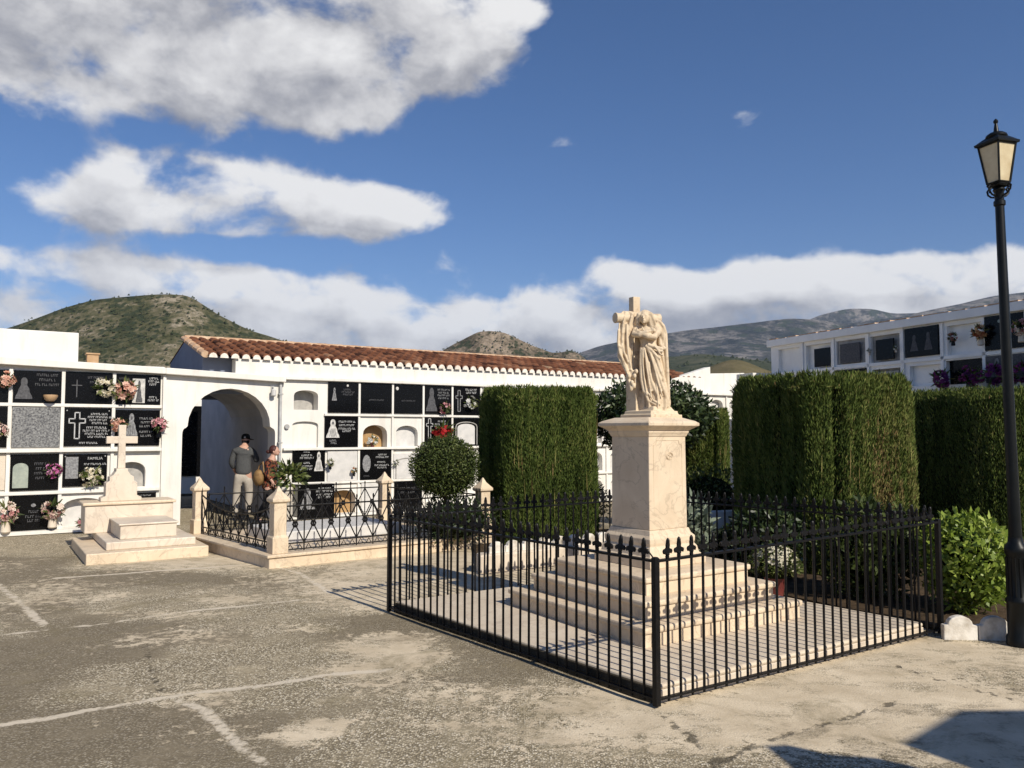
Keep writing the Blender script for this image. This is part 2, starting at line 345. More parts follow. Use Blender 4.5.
def make_world():
    w = bpy.data.worlds.new('World'); SC.world = w; w.use_nodes = True
    nt = w.node_tree; nt.nodes.clear()
    out = nd(nt, 'ShaderNodeOutputWorld'); bg = nd(nt, 'ShaderNodeBackground')
    sky = nd(nt, 'ShaderNodeTexSky', sky_type='NISHITA', sun_disc=False)
    sky.sun_elevation = SEL; sky.sun_rotation = math.atan2(SUNH.x, SUNH.y)
    sky.air_density = 1.0; sky.dust_density = 0.35; sky.ozone_density = 5.0; sky.altitude = 600
    S = 0.10
    bg.inputs[1].default_value = S
    tc = nd(nt, 'ShaderNodeTexCoord')
    sep = nd(nt, 'ShaderNodeSeparateXYZ'); lk(nt, tc.outputs['Generated'], sep.inputs[0])
    az = mth(nt, 'ARCTAN2', sep.outputs[0], sep.outputs[1])
    el = mth(nt, 'ARCSINE', sep.outputs[2])
    cmb = nd(nt, 'ShaderNodeCombineXYZ'); lk(nt, az, cmb.inputs[0]); lk(nt, el, cmb.inputs[1])
    def ang(x, y):
        d = Vector(ray(x, y)).normalized(); return math.atan2(d.x, d.y), math.asin(d.z)
    # cloud masses: centre and radii in degrees-like pixels of the sky dome, weight
    cl = [(55, 50, 85, 52, .95), (190, 25, 180, 62, 1.1), (385, 25, 125, 66, 1.15), (310, 92, 70, 44, .95), (80, 88, 60, 22, .35), (470, 5, 55, 40, .5), (20, -30, 260, 60, .8),
          (95, 205, 105, 25, 1.05), (205, 187, 95, 30, 1.05), (290, 208, 90, 27, 1.0), (385, 212, 62, 22, 1.1), (165, 165, 50, 18, .6), (210, 224, 80, 13, .5),
          (40, 262, 80, 20, .72), (190, 272, 120, 20, .75), (270, 293, 100, 22, .8), (340, 330, 130, 36, 1.05), (150, 315, 150, 24, .75), (20, 322, 110, 26, .65),
          (450, 340, 110, 32, 1.05), (555, 328, 100, 38, 1.1), (620, 272, 48, 17, .85), (660, 312, 100, 36, 1.1), (760, 298, 100, 30, 1.1), (860, 287, 95, 28, 1.15), (960, 290, 120, 26, 1.1), (1080, 288, 150, 34, 1.1),
          (570, 143, 30, 11, .52), (725, 243, 26, 9, .4), (530, 12, 22, 12, .45), (508, 55, 30, 20, .4)]
    def density(vec, nvec):
        acc = None
        for (x, y, rx, ry, wt) in cl:
            a, e = ang(x, y); ra, re = rx / F * 1.0, ry / F * 1.0
            ma = nd(nt, 'ShaderNodeVectorMath', operation='MULTIPLY_ADD')
            lk(nt, vec, ma.inputs[0]); ma.inputs[1].default_value = (1 / ra, 1 / re, 0); ma.inputs[2].default_value = (-a / ra, -e / re, 0)
            dt = nd(nt, 'ShaderNodeVectorMath', operation='DOT_PRODUCT'); lk(nt, ma.outputs[0], dt.inputs[0]); lk(nt, ma.outputs[0], dt.inputs[1])
            ex = mth(nt, 'POWER', math.exp(-1.0), dt.outputs['Value'])
            acc = mth(nt, 'MULTIPLY', ex, wt) if acc is None else mth(nt, 'MULTIPLY_ADD', ex, wt, acc)
        acc = mth(nt, 'MINIMUM', acc, 1.0)
        n1 = noise(nt, nvec, 10.0, 9, 0.555, 0.2)
        n2 = noise(nt, nvec, 3.8, 3, 0.5)
        nn = mth(nt, 'MULTIPLY_ADD', n2, 0.35, mth(nt, 'MULTIPLY', n1, 0.95))
        return mth(nt, 'MULTIPLY_ADD', acc, 1.25, mth(nt, 'MULTIPLY_ADD', nn, 3.1, -0.65 * 3.1 - 0.70))
    mp = nd(nt, 'ShaderNodeMapping'); lk(nt, tc.outputs['Generated'], mp.inputs[0]); mp.inputs['Scale'].default_value = (1, 1, 1.45)
    d0 = density(cmb.outputs[0], mp.outputs[0])
    sh = nd(nt, 'ShaderNodeVectorMath', operation='ADD'); lk(nt, cmb.outputs[0], sh.inputs[0]); sh.inputs[1].default_value = (0.012, 0.042, 0)
    sh2 = nd(nt, 'ShaderNodeVectorMath', operation='ADD'); lk(nt, mp.outputs[0], sh2.inputs[0]); sh2.inputs[1].default_value = (0.012, 0, 0.061)
    d1 = density(sh.outputs[0], sh2.outputs[0])
    alpha = nd(nt, 'ShaderNodeMapRange', interpolation_type='SMOOTHSTEP'); lk(nt, d0, alpha.inputs[0])
    alpha.inputs[1].default_value = -0.12; alpha.inputs[2].default_value = 0.50
    # sun from behind: edges and tops bright, thick undersides grey
    diff = mth(nt, 'SUBTRACT', d1, d0)
    shade = mth(nt, 'MULTIPLY_ADD', diff, 0.56, mth(nt, 'MULTIPLY_ADD', mth(nt, 'MINIMUM', d0, 1.0), 0.30, 0.30))
    shade = mth(nt, 'ADD', shade, mth(nt, 'MULTIPLY', mth(nt, 'SUBTRACT', noise(nt, sh2.outputs[0], 9.0, 6, 0.58, 0.2), 0.48), 0.75))
    cc = ramp(nt, shade, [(0.10, (1.0, 0.99, 0.98)), (0.40, (0.76, 0.75, 0.755)), (0.66, (0.46, 0.46, 0.49)), (1.0, (0.23, 0.24, 0.29))])
    sc = nd(nt, 'ShaderNodeVectorMath', operation='SCALE'); lk(nt, cc, sc.inputs[0]); sc.inputs['Scale'].default_value = 0.78 / S
    hs = nd(nt, 'ShaderNodeHueSaturation'); hs.inputs['Saturation'].default_value = 1.16; hs.inputs['Value'].default_value = 0.86
    lk(nt, sky.outputs[0], hs.inputs['Color'])
    tint = mixc(nt, 1.0, hs.outputs[0], (1.0, 0.91, 0.98), 'MULTIPLY')
    col = mixc(nt, mth(nt, 'MULTIPLY', alpha.outputs[0], 0.97), tint, sc.outputs[0])
    lk(nt, col, bg.inputs[0]); lk(nt, bg.outputs[0], out.inputs[0])
    w.cycles.sampling_method = 'MANUAL'; w.cycles.sample_map_resolution = 1024
make_world()
SC.view_settings.view_transform = 'Standard'; SC.view_settings.look = 'None'
SC.view_settings.exposure = 0.22; SC.view_settings.gamma = 1.0; SC.view_settings.use_curve_mapping = False

# ------------------------------------------------------------------ ground
CN = (0.847, 4.784); CL = (-1.098, 7.26); CR = (3.413, 6.474); CB = (1.47, 8.95)
RH = {'N': 0.842, 'L': 0.838, 'R': 0.885, 'B': 0.865}
def make_ground():
    fx = np.arange(-12.0, 7.01, 0.05); fy = np.arange(2.6, 18.01, 0.05)
    cx = np.array([4, 8, 16, 32, 80, 200, 500, 1200, 3000, 7000.0])
    xs = np.concatenate([-12 - cx[::-1], fx, 7 + cx]); ys = np.concatenate([2.6 - cx[:6][::-1], fy, 18 + cx])
    X, Y = np.meshgrid(xs, ys)
    Z = (fbm(X * 0.8, Y * 0.8, 4, 3) - 0.5) * 0.02 + (fbm(X * 6, Y * 6, 3, 9) - 0.5) * 0.006 - 0.012
    far = np.maximum(np.abs(X + 2.5) - 10, np.maximum(Y - 18, 2 - Y)); Z = np.where(far > 0, -0.02 - np.minimum(far, 3) * 0.02, Z)
    def segdist(lines):
        best = np.full(X.shape, 9.0)
        for ln in lines:
            g = [gnd(*p) for p in ln]
            for (a, b) in zip(g[:-1], g[1:]):
                dx, dy = b[0] - a[0], b[1] - a[1]; l2 = dx * dx + dy * dy
                t = np.clip(((X - a[0]) * dx + (Y - a[1]) * dy) / l2, 0, 1)
                best = np.minimum(best, np.hypot(X - a[0] - t * dx, Y - a[1] - t * dy))
        return best
    wx = (fbm(X * 3, Y * 3, 3, 31) - 0.5) * 0.12
    joint = segdist([[(0, 633), (100, 623), (180, 611), (262, 603), (300, 599)], [(-60, 545), (0, 585), (20, 601), (45, 625)],
                     [(0, 723), (60, 714), (150, 698), (200, 690), (265, 683), (330, 672), (390, 668)], [(178, 698), (205, 708), (235, 738), (272, 768), (300, 800)],
                     [(55, 577), (120, 573), (185, 568), (262, 563)], [(262, 563), (300, 572), (330, 592)]]) + wx * 0.35
    crack = segdist([[(890, 663), (930, 677), (980, 690), (1024, 701), (1100, 720)], [(660, 712), (690, 735), (725, 768)], [(147, 645), (150, 668), (162, 690)], [(943, 640), (965, 632), (990, 634)], [(700, 768), (760, 740), (900, 700)]])
    patch = np.zeros(X.shape)
    for (x, y, rx, ry, w) in [(830, 690, 190, 50, .70), (960, 650, 90, 18, .8), (1000, 735, 80, 40, .6), (720, 730, 90, 40, .55), (690, 700, 60, 16, .8), (320, 726, 24, 10, 1.1), (290, 733, 40, 10, .5), (345, 668, 28, 5, .5),
                              (175, 613, 70, 6, .8), (120, 594, 26, 7, .6), (45, 582, 40, 6, .5), (230, 600, 70, 6, .45), (390, 640, 40, 8, .85), (430, 655, 60, 10, .45), (300, 628, 30, 5, .5), (360, 645, 40, 6, .4),
                              (480, 690, 120, 14, .35), (560, 735, 70, 14, .35), (240, 560, 120, 8, .5), (340, 575, 60, 8, .5), (60, 565, 60, 5, .3), (20, 548, 60, 8, .2), (460, 720, 50, 12, .3),
                              (450, 562, 85, 22, 1.5), (410, 590, 60, 16, 1.2), (520, 575, 60, 20, 1.2), (470, 590, 50, 14, 1.2), (600, 700, 50, 16, .4)]:
        g = gnd(x, y); gx = gnd(x + rx, y); gy = gnd(x, y - ry); gy2 = gnd(x, y + ry)
        ra = abs(gx[0] - g[0]); rb = max(abs(gy[1] - gy2[1]) / 2, 0.05)
        patch += w * np.exp(-((X - g[0]) / ra) ** 2 - ((Y - g[1]) / rb) ** 2)
    patch += (fbm(X * 1.1, Y * 1.1, 5, 51) - 0.5) * 1.6 + 0.07
    dark = fbm(X * 0.45 + 5, Y * 0.9, 4, 77)
    for (x, y, rx, ry, w) in [(60, 660, 100, 26, .22), (50, 604, 60, 11, .18), (215, 590, 95, 10, .14), (190, 645, 70, 16, .16), (400, 690, 70, 20, .10), (30, 745, 60, 20, .10), (130, 575, 70, 6, .12), (20, 560, 60, 7, .14)]:
        g = gnd(x, y); ra = abs(gnd(x + rx, y)[0] - g[0]); rb = max(abs(gnd(x, y - ry)[1] - gnd(x, y + ry)[1]) / 2, 0.05)
        dark = dark - w * np.exp(-(((X - g[0]) / ra) ** 2 + ((Y - g[1]) / rb) ** 2) ** 2)
    ny, nx = X.shape
    me = bpy.data.meshes.new('ground')
    idx = np.arange(nx * ny).reshape(ny, nx)
    q = np.stack([idx[:-1, :-1], idx[:-1, 1:], idx[1:, 1:], idx[1:, :-1]], -1).reshape(-1, 4)
    me.vertices.add(nx * ny); me.loops.add(q.size); me.polygons.add(len(q))
    me.vertices.foreach_set('co', np.stack([X, Y, Z], -1).ravel().astype(np.float32))
    me.loops.foreach_set('vertex_index', q.ravel().astype(np.int32))
    me.polygons.foreach_set('loop_start', np.arange(0, q.size, 4, dtype=np.int32)); me.polygons.foreach_set('loop_total', np.full(len(q), 4, dtype=np.int32))
    me.update(calc_edges=True)
    me.polygons.foreach_set('use_smooth', np.ones(len(q), dtype=bool))
    for nm, A in (('joint', joint), ('crack', crack), ('patch', patch), ('dark', dark)):
        a = me.attributes.new(nm, 'FLOAT', 'POINT'); a.data.foreach_set('value', A.ravel().astype(np.float32))
    m, nt, b = new_mat('worn_concrete'); spec(b, 0.9, 0.15)
    at = lambda n: nd(nt, 'ShaderNodeAttribute', attribute_name=n).outputs['Fac']
    v = worldvec(nt)
    nA = noise(nt, v, 2.6, 7, 0.65); nB = noise(nt, v, 11, 6, 0.65); nC = noise(nt, v, 40, 4, 0.65)
    vo = nd(nt, 'ShaderNodeTexVoronoi'); vo.inputs['Scale'].default_value = 82; lk(nt, v, vo.inputs['Vector'])
    vo2 = nd(nt, 'ShaderNodeTexVoronoi'); vo2.inputs['Scale'].default_value = 27; lk(nt, v, vo2.inputs['Vector'])
    # exposed aggregate: pebbles of many tones in a dark matrix
    sepc = nd(nt, 'ShaderNodeSeparateColor'); lk(nt, vo.outputs['Color'], sepc.inputs[0])
    peb = ramp(nt, sepc.outputs[0], [(0.0, (0.19, 0.158, 0.105)), (0.40, (0.36, 0.305, 0.21)), (0.68, (0.53, 0.455, 0.32)), (0.84, (0.74, 0.655, 0.50)), (1.0, (0.62, 0.56, 0.45))])
    gravel = mixc(nt, ramp(nt, vo.outputs['Distance'], [(0.42, (0, 0, 0)), (0.62, (1, 1, 1))]), peb, (0.18, 0.148, 0.098))
    smooth = ramp(nt, mth(nt, 'MULTIPLY_ADD', nB, 0.5, mth(nt, 'MULTIPLY', nC, 0.5)), [(0.34, (0.21, 0.175, 0.115)), (0.66, (0.54, 0.455, 0.315))])
    gm = ramp(nt, mth(nt, 'MULTIPLY_ADD', nA, 0.7, mth(nt, 'MULTIPLY', nB, 0.35)), [(0.36, (0, 0, 0)), (0.54, (1, 1, 1))])
    c = mixc(nt, gm, smooth, gravel)
    dk = ramp(nt, mth(nt, 'ADD', at('dark'), mth(nt, 'MULTIPLY', mth(nt, 'SUBTRACT', nA, 0.5), 0.5)), [(0.38, (1, 1, 1)), (0.52, (0, 0, 0))])
    c = mixc(nt, mth(nt, 'MULTIPLY', dk, 0.66), c, (0.15, 0.122, 0.082))
    # pale worn laitance
    pe = mth(nt, 'ADD', at('patch'), mth(nt, 'MULTIPLY', mth(nt, 'SUBTRACT', mth(nt, 'MULTIPLY_ADD', nB, 0.6, mth(nt, 'MULTIPLY', nC, 0.4)), 0.5), 3.4))
    pf = ramp(nt, pe, [(0.36, (0, 0, 0)), (0.62, (1, 1, 1))])
    worn = ramp(nt, mth(nt, 'MULTIPLY_ADD', noise(nt, worldvec(nt, (1.0, 1.7, 1)), 2.3, 8, 0.74, 0.5), 0.8, mth(nt, 'MULTIPLY', nC, 0.2)), [(0.50, (0, 0, 0)), (0.60, (1, 1, 1))])
    pf = mth(nt, 'MULTIPLY', pf, mth(nt, 'MULTIPLY_ADD', worn, -0.75, 1.0))
    pale = ramp(nt, nA, [(0.35, (0.50, 0.41, 0.285)), (0.65, (0.68, 0.575, 0.42))])
    c = mixc(nt, mth(nt, 'MULTIPLY', pf, 0.9), c, pale)
    je = mth(nt, 'ADD', at('joint'), mth(nt, 'MULTIPLY', mth(nt, 'SUBTRACT', nB, 0.50), 0.11))
    jf = ramp(nt, je, [(0.018, (1, 1, 1)), (0.036, (0, 0, 0))])
    c = mixc(nt, mth(nt, 'MULTIPLY', jf, 0.9), c, (0.62, 0.54, 0.42))
    ce = mth(nt, 'ADD', at('crack'), mth(nt, 'MULTIPLY', mth(nt, 'SUBTRACT', nB, 0.5), 0.14))
    cf = ramp(nt, ce, [(0.006, (1, 1, 1)), (0.022, (0, 0, 0))])
    c = mixc(nt, mth(nt, 'MULTIPLY', cf, 0.75), c, (0.06, 0.05, 0.035))
    # moss-dark blotches
    ms = ramp(nt, noise(nt, v, 1.7, 6, 0.7, 0.8), [(0.55, (0, 0, 0)), (0.66, (1, 1, 1))])
    c = mixc(nt, mth(nt, 'MULTIPLY', ms, 0.5), c, (0.20, 0.165, 0.095))
    lk(nt, c, b.inputs['Base Color'])
    hgt = mth(nt, 'MULTIPLY_ADD', mth(nt, 'MULTIPLY', vo.outputs['Distance'], gm), -0.8, mth(nt, 'MULTIPLY_ADD', nC, 0.5, mth(nt, 'MULTIPLY', vo2.outputs['Distance'], 0.2)))
    hgt = mth(nt, 'MULTIPLY', hgt, mth(nt, 'MULTIPLY_ADD', pf, -0.72, 1.0))
    bump(nt, b, mth(nt, 'SUBTRACT', hgt, mth(nt, 'MULTIPLY', cf, 1.0)), 0.5, 0.012)
    struct(link('ground', me, m))
make_ground()

# ------------------------------------------------------------------ hills
def hill(name, prof, D, near, far, mat, amp, fx, rows=46, cols=260, a_pad=0.0, seed=1):
    px = np.array([p[0] for p in prof], float); py = np.array([p[1] for p in prof], float)
    xs = np.linspace(px[0], px[-1], cols)
    h = 1.6 + (HOR - np.interp(xs, px, py)) / F * D
    k = np.ones(5) / 5; hp = np.pad(h, 2, mode='edge'); h = np.convolve(hp, k, 'valid')
    h = np.maximum(h, 0.2); a = (xs - 512) / F
    t = np.linspace(0, 1, rows)
    Yr = np.concatenate([near + (D - near) * t, D + (far - D) * t[1:]])
    f = np.concatenate([t ** 1.15 * (1 - 0.0 * t), np.cos(t[1:] * math.pi / 2) ** 1])
    A, YY = np.meshgrid(a, Yr); H = np.outer(f, h)
    XX = A * D * (0.35 + 0.65 * YY / D)
    n = fbm(XX * fx, YY * fx, 6, seed) - 0.5
    rid = np.abs(fbm(XX * fx * 0.7 + 9, YY * fx * 0.35, 5, seed + 5) - 0.5)
    env = np.minimum(1, np.abs(YY - D) / (0.10 * D) + 0.12) * np.outer(np.sqrt(np.maximum(f, 0)), np.ones(len(a)))
    H = H + n * amp * env * 1.0 - rid * amp * 1.6 * env
    H = np.maximum(H, -1.0)
    ny, nx = A.shape; idx = np.arange(nx * ny).reshape(ny, nx)
    q = np.stack([idx[:-1, :-1], idx[:-1, 1:], idx[1:, 1:], idx[1:, :-1]], -1).reshape(-1, 4)
    me = bpy.data.meshes.new(name); me.from_pydata(np.stack([XX, YY, H], -1).reshape(-1, 3).tolist(), [], q.tolist()); me.update()
    o = struct(link(name, me, mat, smooth=True))
    return o, (XX, YY, H)
def hill_mat(name, cols, s1, s2, bs, dot=0.0, dotcol=(0.03, 0.04, 0.02)):
    m, nt, b = new_mat(name); spec(b, 0.95, 0.05)
    v = worldvec(nt)
    n1 = noise(nt, worldvec(nt, (1, 1, 1.3)), s1, 8, 0.7, 0.3); n2 = noise(nt, v, s2, 6, 0.7)
    c = ramp(nt, mth(nt, 'MULTIPLY_ADD', n1, 0.65, mth(nt, 'MULTIPLY', n2, 0.35)), cols)
    if dot:
        vo = nd(nt, 'ShaderNodeTexVoronoi'); vo.inputs['Scale'].default_value = dot; lk(nt, v, vo.inputs['Vector'])
        df = ramp(nt, mth(nt, 'ADD', vo.outputs['Distance'], mth(nt, 'MULTIPLY', mth(nt, 'SUBTRACT', n1, 0.5), 1.6)), [(0.28, (1, 1, 1)), (0.42, (0, 0, 0))])
        c = mixc(nt, mth(nt, 'MULTIPLY', df, 0.85), c, dotcol)
    lk(nt, c, b.inputs['Base Color'])
    bump(nt, b, n2, 0.6, bs)
    return m
scrub = hill_mat('scrub_hill', [(0.40, (0.025, 0.030, 0.012)), (0.47, (0.075, 0.074, 0.036)), (0.53, (0.125, 0.11, 0.066)), (0.60, (0.30, 0.255, 0.19))], 0.022, 0.16, 4.0, 0.16)
rocky = hill_mat('rocky_hill', [(0.41, (0.04, 0.036, 0.022)), (0.50, (0.13, 0.105, 0.073)), (0.59, (0.29, 0.23, 0.17))], 0.035, 0.2, 4.0, 0.14)
green = hill_mat('green_hill', [(0.36, (0.022, 0.03, 0.014)), (0.5, (0.045, 0.052, 0.026)), (0.62, (0.09, 0.088, 0.05))], 0.012, 0.07, 3.0, 0.05)
mount = hill_mat('mountain', [(0.42, (0.010, 0.014, 0.012)), (0.50, (0.045, 0.045, 0.040)), (0.58, (0.19, 0.17, 0.15))], 0.006, 0.035, 25.0, 0.012)
bare = hill_mat('bare_hill', [(0.36, (0.07, 0.065, 0.033)), (0.55, (0.125, 0.105, 0.056)), (0.66, (0.17, 0.14, 0.085))], 0.03, 0.12, 2.0)
LH = [(-420, 380), (-200, 362), (-60, 341), (0, 329), (30, 318), (60, 306), (90, 298), (120, 294.5), (150, 292), (165, 292), (186, 294), (197, 301), (218, 315), (245, 328), (270, 336), (300, 347), (340, 362), (400, 385), (440, 410)]
_, hl = hill('hill', LH, 620, 440, 860, scrub, 16, 0.014, seed=3)
_, hm = hill('hill', [(395, 400), (420, 368), (442, 350), (455, 342.5), (466, 337), (478, 331), (490, 330), (505, 332), (520, 339), (532, 345), (542, 349), (552, 352.5), (562, 352), (571, 349.5), (580, 353), (590, 362), (620, 395)], 900, 800, 1050, rocky, 16, 0.018, cols=200, seed=8)
hill('mountain', [(420, 410), (520, 378), (575, 354), (600, 345), (640, 337), (690, 328), (740, 322), (790, 317), (818, 318), (850, 322), (900, 316), (960, 303), (1000, 294), (1040, 289), (1110, 284), (1200, 286), (1400, 310), (1700, 360)], 3600, 1900, 5200, mount, 130, 0.0016, rows=60, cols=420, seed=21)
hill('mountain', [(700, 380), (790, 330), (820, 315), (850, 308), (875, 308), (895, 313), (930, 312), (980, 304), (1024, 296), (1100, 290), (1300, 300)], 4600, 3900, 5600, mount, 60, 0.0016, cols=200, seed=33)
_, hg = hill('hill', [(480, 420), (560, 378), (600, 366), (650, 359), (700, 353), (735, 357), (780, 362), (850, 372), (1000, 388), (1200, 405)], 1300, 500, 1700, green, 20, 0.006, cols=220, seed=13)
hill('hill', [(640, 400), (680, 378), (705, 369), (722, 362), (734, 359), (746, 361), (765, 369), (800, 380), (850, 400)], 420, 300, 520, bare, 2, 0.02, cols=90, rows=30, seed=17)
def hill_bushes(name, grids, counts, sz):
    mb_v = []; mb_f = []; var = []
    for (G, n, D) in zip(grids, counts, sz):
        X, Y, H = G; ny, nx = X.shape; half = ny // 2 + 2
        ii = rng.integers(4, half, n * 3); jj = rng.integers(2, nx - 2, n * 3)
        keep = fbm(X[ii, jj] * 0.02, Y[ii, jj] * 0.02, 3, 5) + rng.random(n * 3) * 0.3 > 0.62
        ii = ii[keep][:n]; jj = jj[keep][:n]
        for i, j in zip(ii, jj):
            r = D * (0.4 + rng.random() ** 2 * 1.1); ox, oy = rng.normal(0, 1.5, 2)
            c = np.array([X[i, j] + ox, Y[i, j] + oy, H[i, j] + r * 0.35])
            o = len(mb_v)
            for d in ((1, 0, 0), (0, 1, 0), (-1, 0, 0), (0, -1, 0), (0.15, 0.1, 1.1), (0, 0, -1)):
                mb_v.append(tuple(c + np.array(d) * r * (0.75 + 0.5 * rng.random())))
            mb_f.extend([(o, o + 1, o + 4), (o + 1, o + 2, o + 4), (o + 2, o + 3, o + 4), (o + 3, o, o + 4)])
    me = bpy.data.meshes.new(name); me.from_pydata(mb_v, [], mb_f); me.update()
    o = link(name, me, plain('scrub_bush', (0.05, 0.058, 0.026), (0.022, 0.03, 0.012), 0.95, 0.05, 0.05))
    tag(o, 'dark green scrub bushes dotted over the far hillsides', 'scrub', kind='stuff')
hill_bushes('scrub_bushes', (hl, hm, hg), (5200, 1500, 1500), (1.0, 1.1, 2.6))
# ------------------------------------------------------------------ niche walls
def arch_pts(x0, x1, z0, z1, rise, n=10):
    """outline of an arched opening, left foot to right foot"""
    cx = (x0 + x1) / 2; hw = (x1 - x0) / 2
    p = [(x0, z0)]
    for k in range(n + 1):
        t = math.pi * (1 - k / n)
        p.append((cx + hw * math.cos(t), z1 - rise + rise * math.sin(t) ** 0.8))
    p.append((x1, z0)); return p
def holed_cell(mb, x0, x1, z0, z1, op, y=0.0, depth=0.2, reveal=True):
    """front face x0..x1 × z0..z1 at y with an opening op (outline), and its reveals"""
    f = lambda a, b, c, d: mb.add([(a, y, c), (b, y, c), (b, y, d), (a, y, d)], [(0, 1, 2, 3)])
    ox0, oz0 = op[0]; ox1 = op[-1][0]
    if ox0 > x0: f(x0, ox0, z0, z1)
    if x1 > ox1: f(ox1, x1, z0, z1)
    if oz0 > z0: f(ox0, ox1, z0, oz0)
    for (a, b) in zip(op[1:-2], op[2:-1]):
        if b[0] - a[0] > 1e-6:
            mb.add([(a[0], y, a[1]), (b[0], y, b[1]), (b[0], y, z1), (a[0], y, z1)], [(0, 1, 2, 3)])
    # strip from foot to springing at the sides is covered by left / right rects (same x)
    if reveal:
        n = len(op)
        v = [(p[0], y, p[1]) for p in op] + [(p[0], y + depth, p[1]) for p in op]
        mb.add(v, [(i + 1, i, n + i, n + i + 1) for i in range(n - 1)] + [(0, n - 1, 2 * n - 1, n)])
def back_panel(op, y):
    m = MB(); m.add([(p[0], y, p[1]) for p in op], [tuple(range(len(op)))]); return m
def quadface(mb, x0, x1, z0, z1, y=0.0): mb.add([(x0, y, z0), (x1, y, z0), (x1, y, z1), (x0, y, z1)], [(0, 1, 2, 3)])

def niche_block(root, xb, zb, niches, ztop, back=2.2, wm='white'):
    """cells between xb columns and zb rows; niches {(col,row): (outline, depth, panel material)}"""
    mb = MB()
    for i in range(len(xb) - 1):
        for j in range(len(zb) - 1):
            nc = niches.get((i, j))
            if nc is None: quadface(mb, xb[i], xb[i + 1], zb[j], zb[j + 1])
            else:
                holed_cell(mb, xb[i], xb[i + 1], zb[j], zb[j + 1], nc[0], 0.0, nc[1])
    # mass behind the cells
    a, b_ = xb[0], xb[-1]
    mb.add([(a, 0, zb[0]), (a, back, zb[0]), (a, back, ztop), (a, 0, ztop), (b_, 0, zb[0]), (b_, back, zb[0]), (b_, back, ztop), (b_, 0, ztop)],
           [(0, 3, 2, 1), (4, 5, 6, 7), (3, 7, 6, 2), (1, 2, 6, 5)])
    mb.build('wall', wm, root)
    for k, nc in niches.items():
        if nc[2] is None: continue
        p = back_panel(nc[0], nc[1] - 0.01); p.build('niche_slab', nc[2], root)

# --- left block
nw = thing('niche_wall', 'white wall of burial niches under a flat cornice, left of the archway', 'niche wall', (*WP, 0), TH)
XB = [-3.4, -2.6, -1.86, -1.12, -0.40, 0.34, 1.12]; ZB = [0.0, 0.63, 1.30, 2.02, 2.60]
niche_block(nw, XB, ZB, {
    (5, 1): (arch_pts(0.42, 0.86, 0.68, 1.10, 0.16), 0.16, 'plaster_grey'),
    (4, 0): (arch_pts(-0.35, 0.26, 0.06, 0.53, 0.16), 0.20, 'paleslab')}, 2.62)
mb = MB()
for x in XB[1:]: mb.box(x - 0.026, x + 0.026, -0.045, -0.001, 0.0, 2.585)
mb.build('rib', 'white', nw, bevel=0.006)
mb = MB()
for z, pr in ((0.64, .065), (1.305, .10), (2.03, .052)): mb.box(-3.4, 1.085, -pr, -0.002, z - 0.026, z + 0.026)
mb.box(-3.4, 1.10, -0.16, -0.002, 0.0, 0.055)
mb.build('ledge', 'white', nw, bevel=0.006)
mb = MB()
mb.add([(-3.4, -.13, 2.70), (1.12, -.13, 2.59), (1.12, 2.3, 2.59), (-3.4, 2.3, 2.70), (-3.4, -.13, 2.83), (1.12, -.13, 2.70), (1.12, 2.3, 2.70), (-3.4, 2.3, 2.83)],
       [(0, 3, 2, 1), (4, 5, 6, 7), (0, 1, 5, 4), (1, 2, 6, 5), (2, 3, 7, 6), (3, 0, 4, 7)])
mb.box(-3.4, 1.12, -0.001, 0.25, 2.5, 2.72)
mb.build('cornice', 'white', nw, bevel=0.012)
mb = MB(); mb.box(-3.4, -0.19, 0.10, 2.0, 2.75, 3.23); mb.build('parapet', 'white', nw, bevel=0.015)
mb = MB(); mb.box(-0.02, 0.16, .55, .73, 2.72, 2.92); mb.box(-0.04, 0.18, .53, .75, 2.92, 2.95)
tag(mb.build('chimney_pot', 'bowl', None, bevel=0.01, loc=(*WP, 0), rotz=TH), 'small ochre block vent standing on top of the left niche wall', 'roof vent')

# --- archway bay
aw = thing('archway', 'white gateway arch with a deep shaded passage between the niche walls', 'archway', (*wall_pt(1.12), 0), TH)
s0 = 1.12
def gate_pts(n=14):
    L, Rr, l2, r2 = 1.43 - s0, 3.05 - s0, 1.515 - s0, 2.955 - s0
    p = [(L, 0.0), (L, 1.56)]
    for k in range(1, 5):
        t = math.pi / 2 * k / 4; p.append((l2 - 0.03 - (l2 - L - 0.03) * math.cos(t), 1.56 + 0.11 * math.sin(t)))
    c = (l2 + r2) / 2; hw = (r2 - l2) / 2
    for k in range(n + 1):
        t = math.pi * (1 - k / n); p.append((c + hw * math.cos(t), 1.70 + 0.68 * math.sin(t)))
    q = [(L + Rr - x, z) for (x, z) in reversed(p[:6])]
    return p + q
gp = gate_pts(); W_ = 3.18 - s0
def gate_wall(y0, y1):
    mb = MB()
    for y, fl in ((y0, 0), (y1, 1)):
        f = (lambda vs: mb.add(vs, [(0, 1, 2, 3)])) if not fl else (lambda vs: mb.add(vs, [(3, 2, 1, 0)]))
        f([(0, y, 0), (gp[0][0], y, 0), (gp[0][0], y, 2.62), (0, y, 2.62)]); f([(gp[-1][0], y, 0), (W_, y, 0), (W_, y, 2.62), (gp[-1][0], y, 2.62)])
        for a, b in zip(gp[1:-2], gp[2:-1]):
            if b[0] - a[0] > 1e-6: f([(a[0], y, a[1]), (b[0], y, b[1]), (b[0], y, 2.62), (a[0], y, 2.62)])
    n = len(gp); v = [(p[0], y0, p[1]) for p in gp] + [(p[0], y1, p[1]) for p in gp]
    mb.add(v, [(i + 1, i, n + i, n + i + 1) for i in range(n - 1)])
    mb.add([(0, y0, 2.62), (W_, y0, 2.62), (W_, y1, 2.62), (0, y1, 2.62)], [(0, 1, 2, 3)])
    return mb
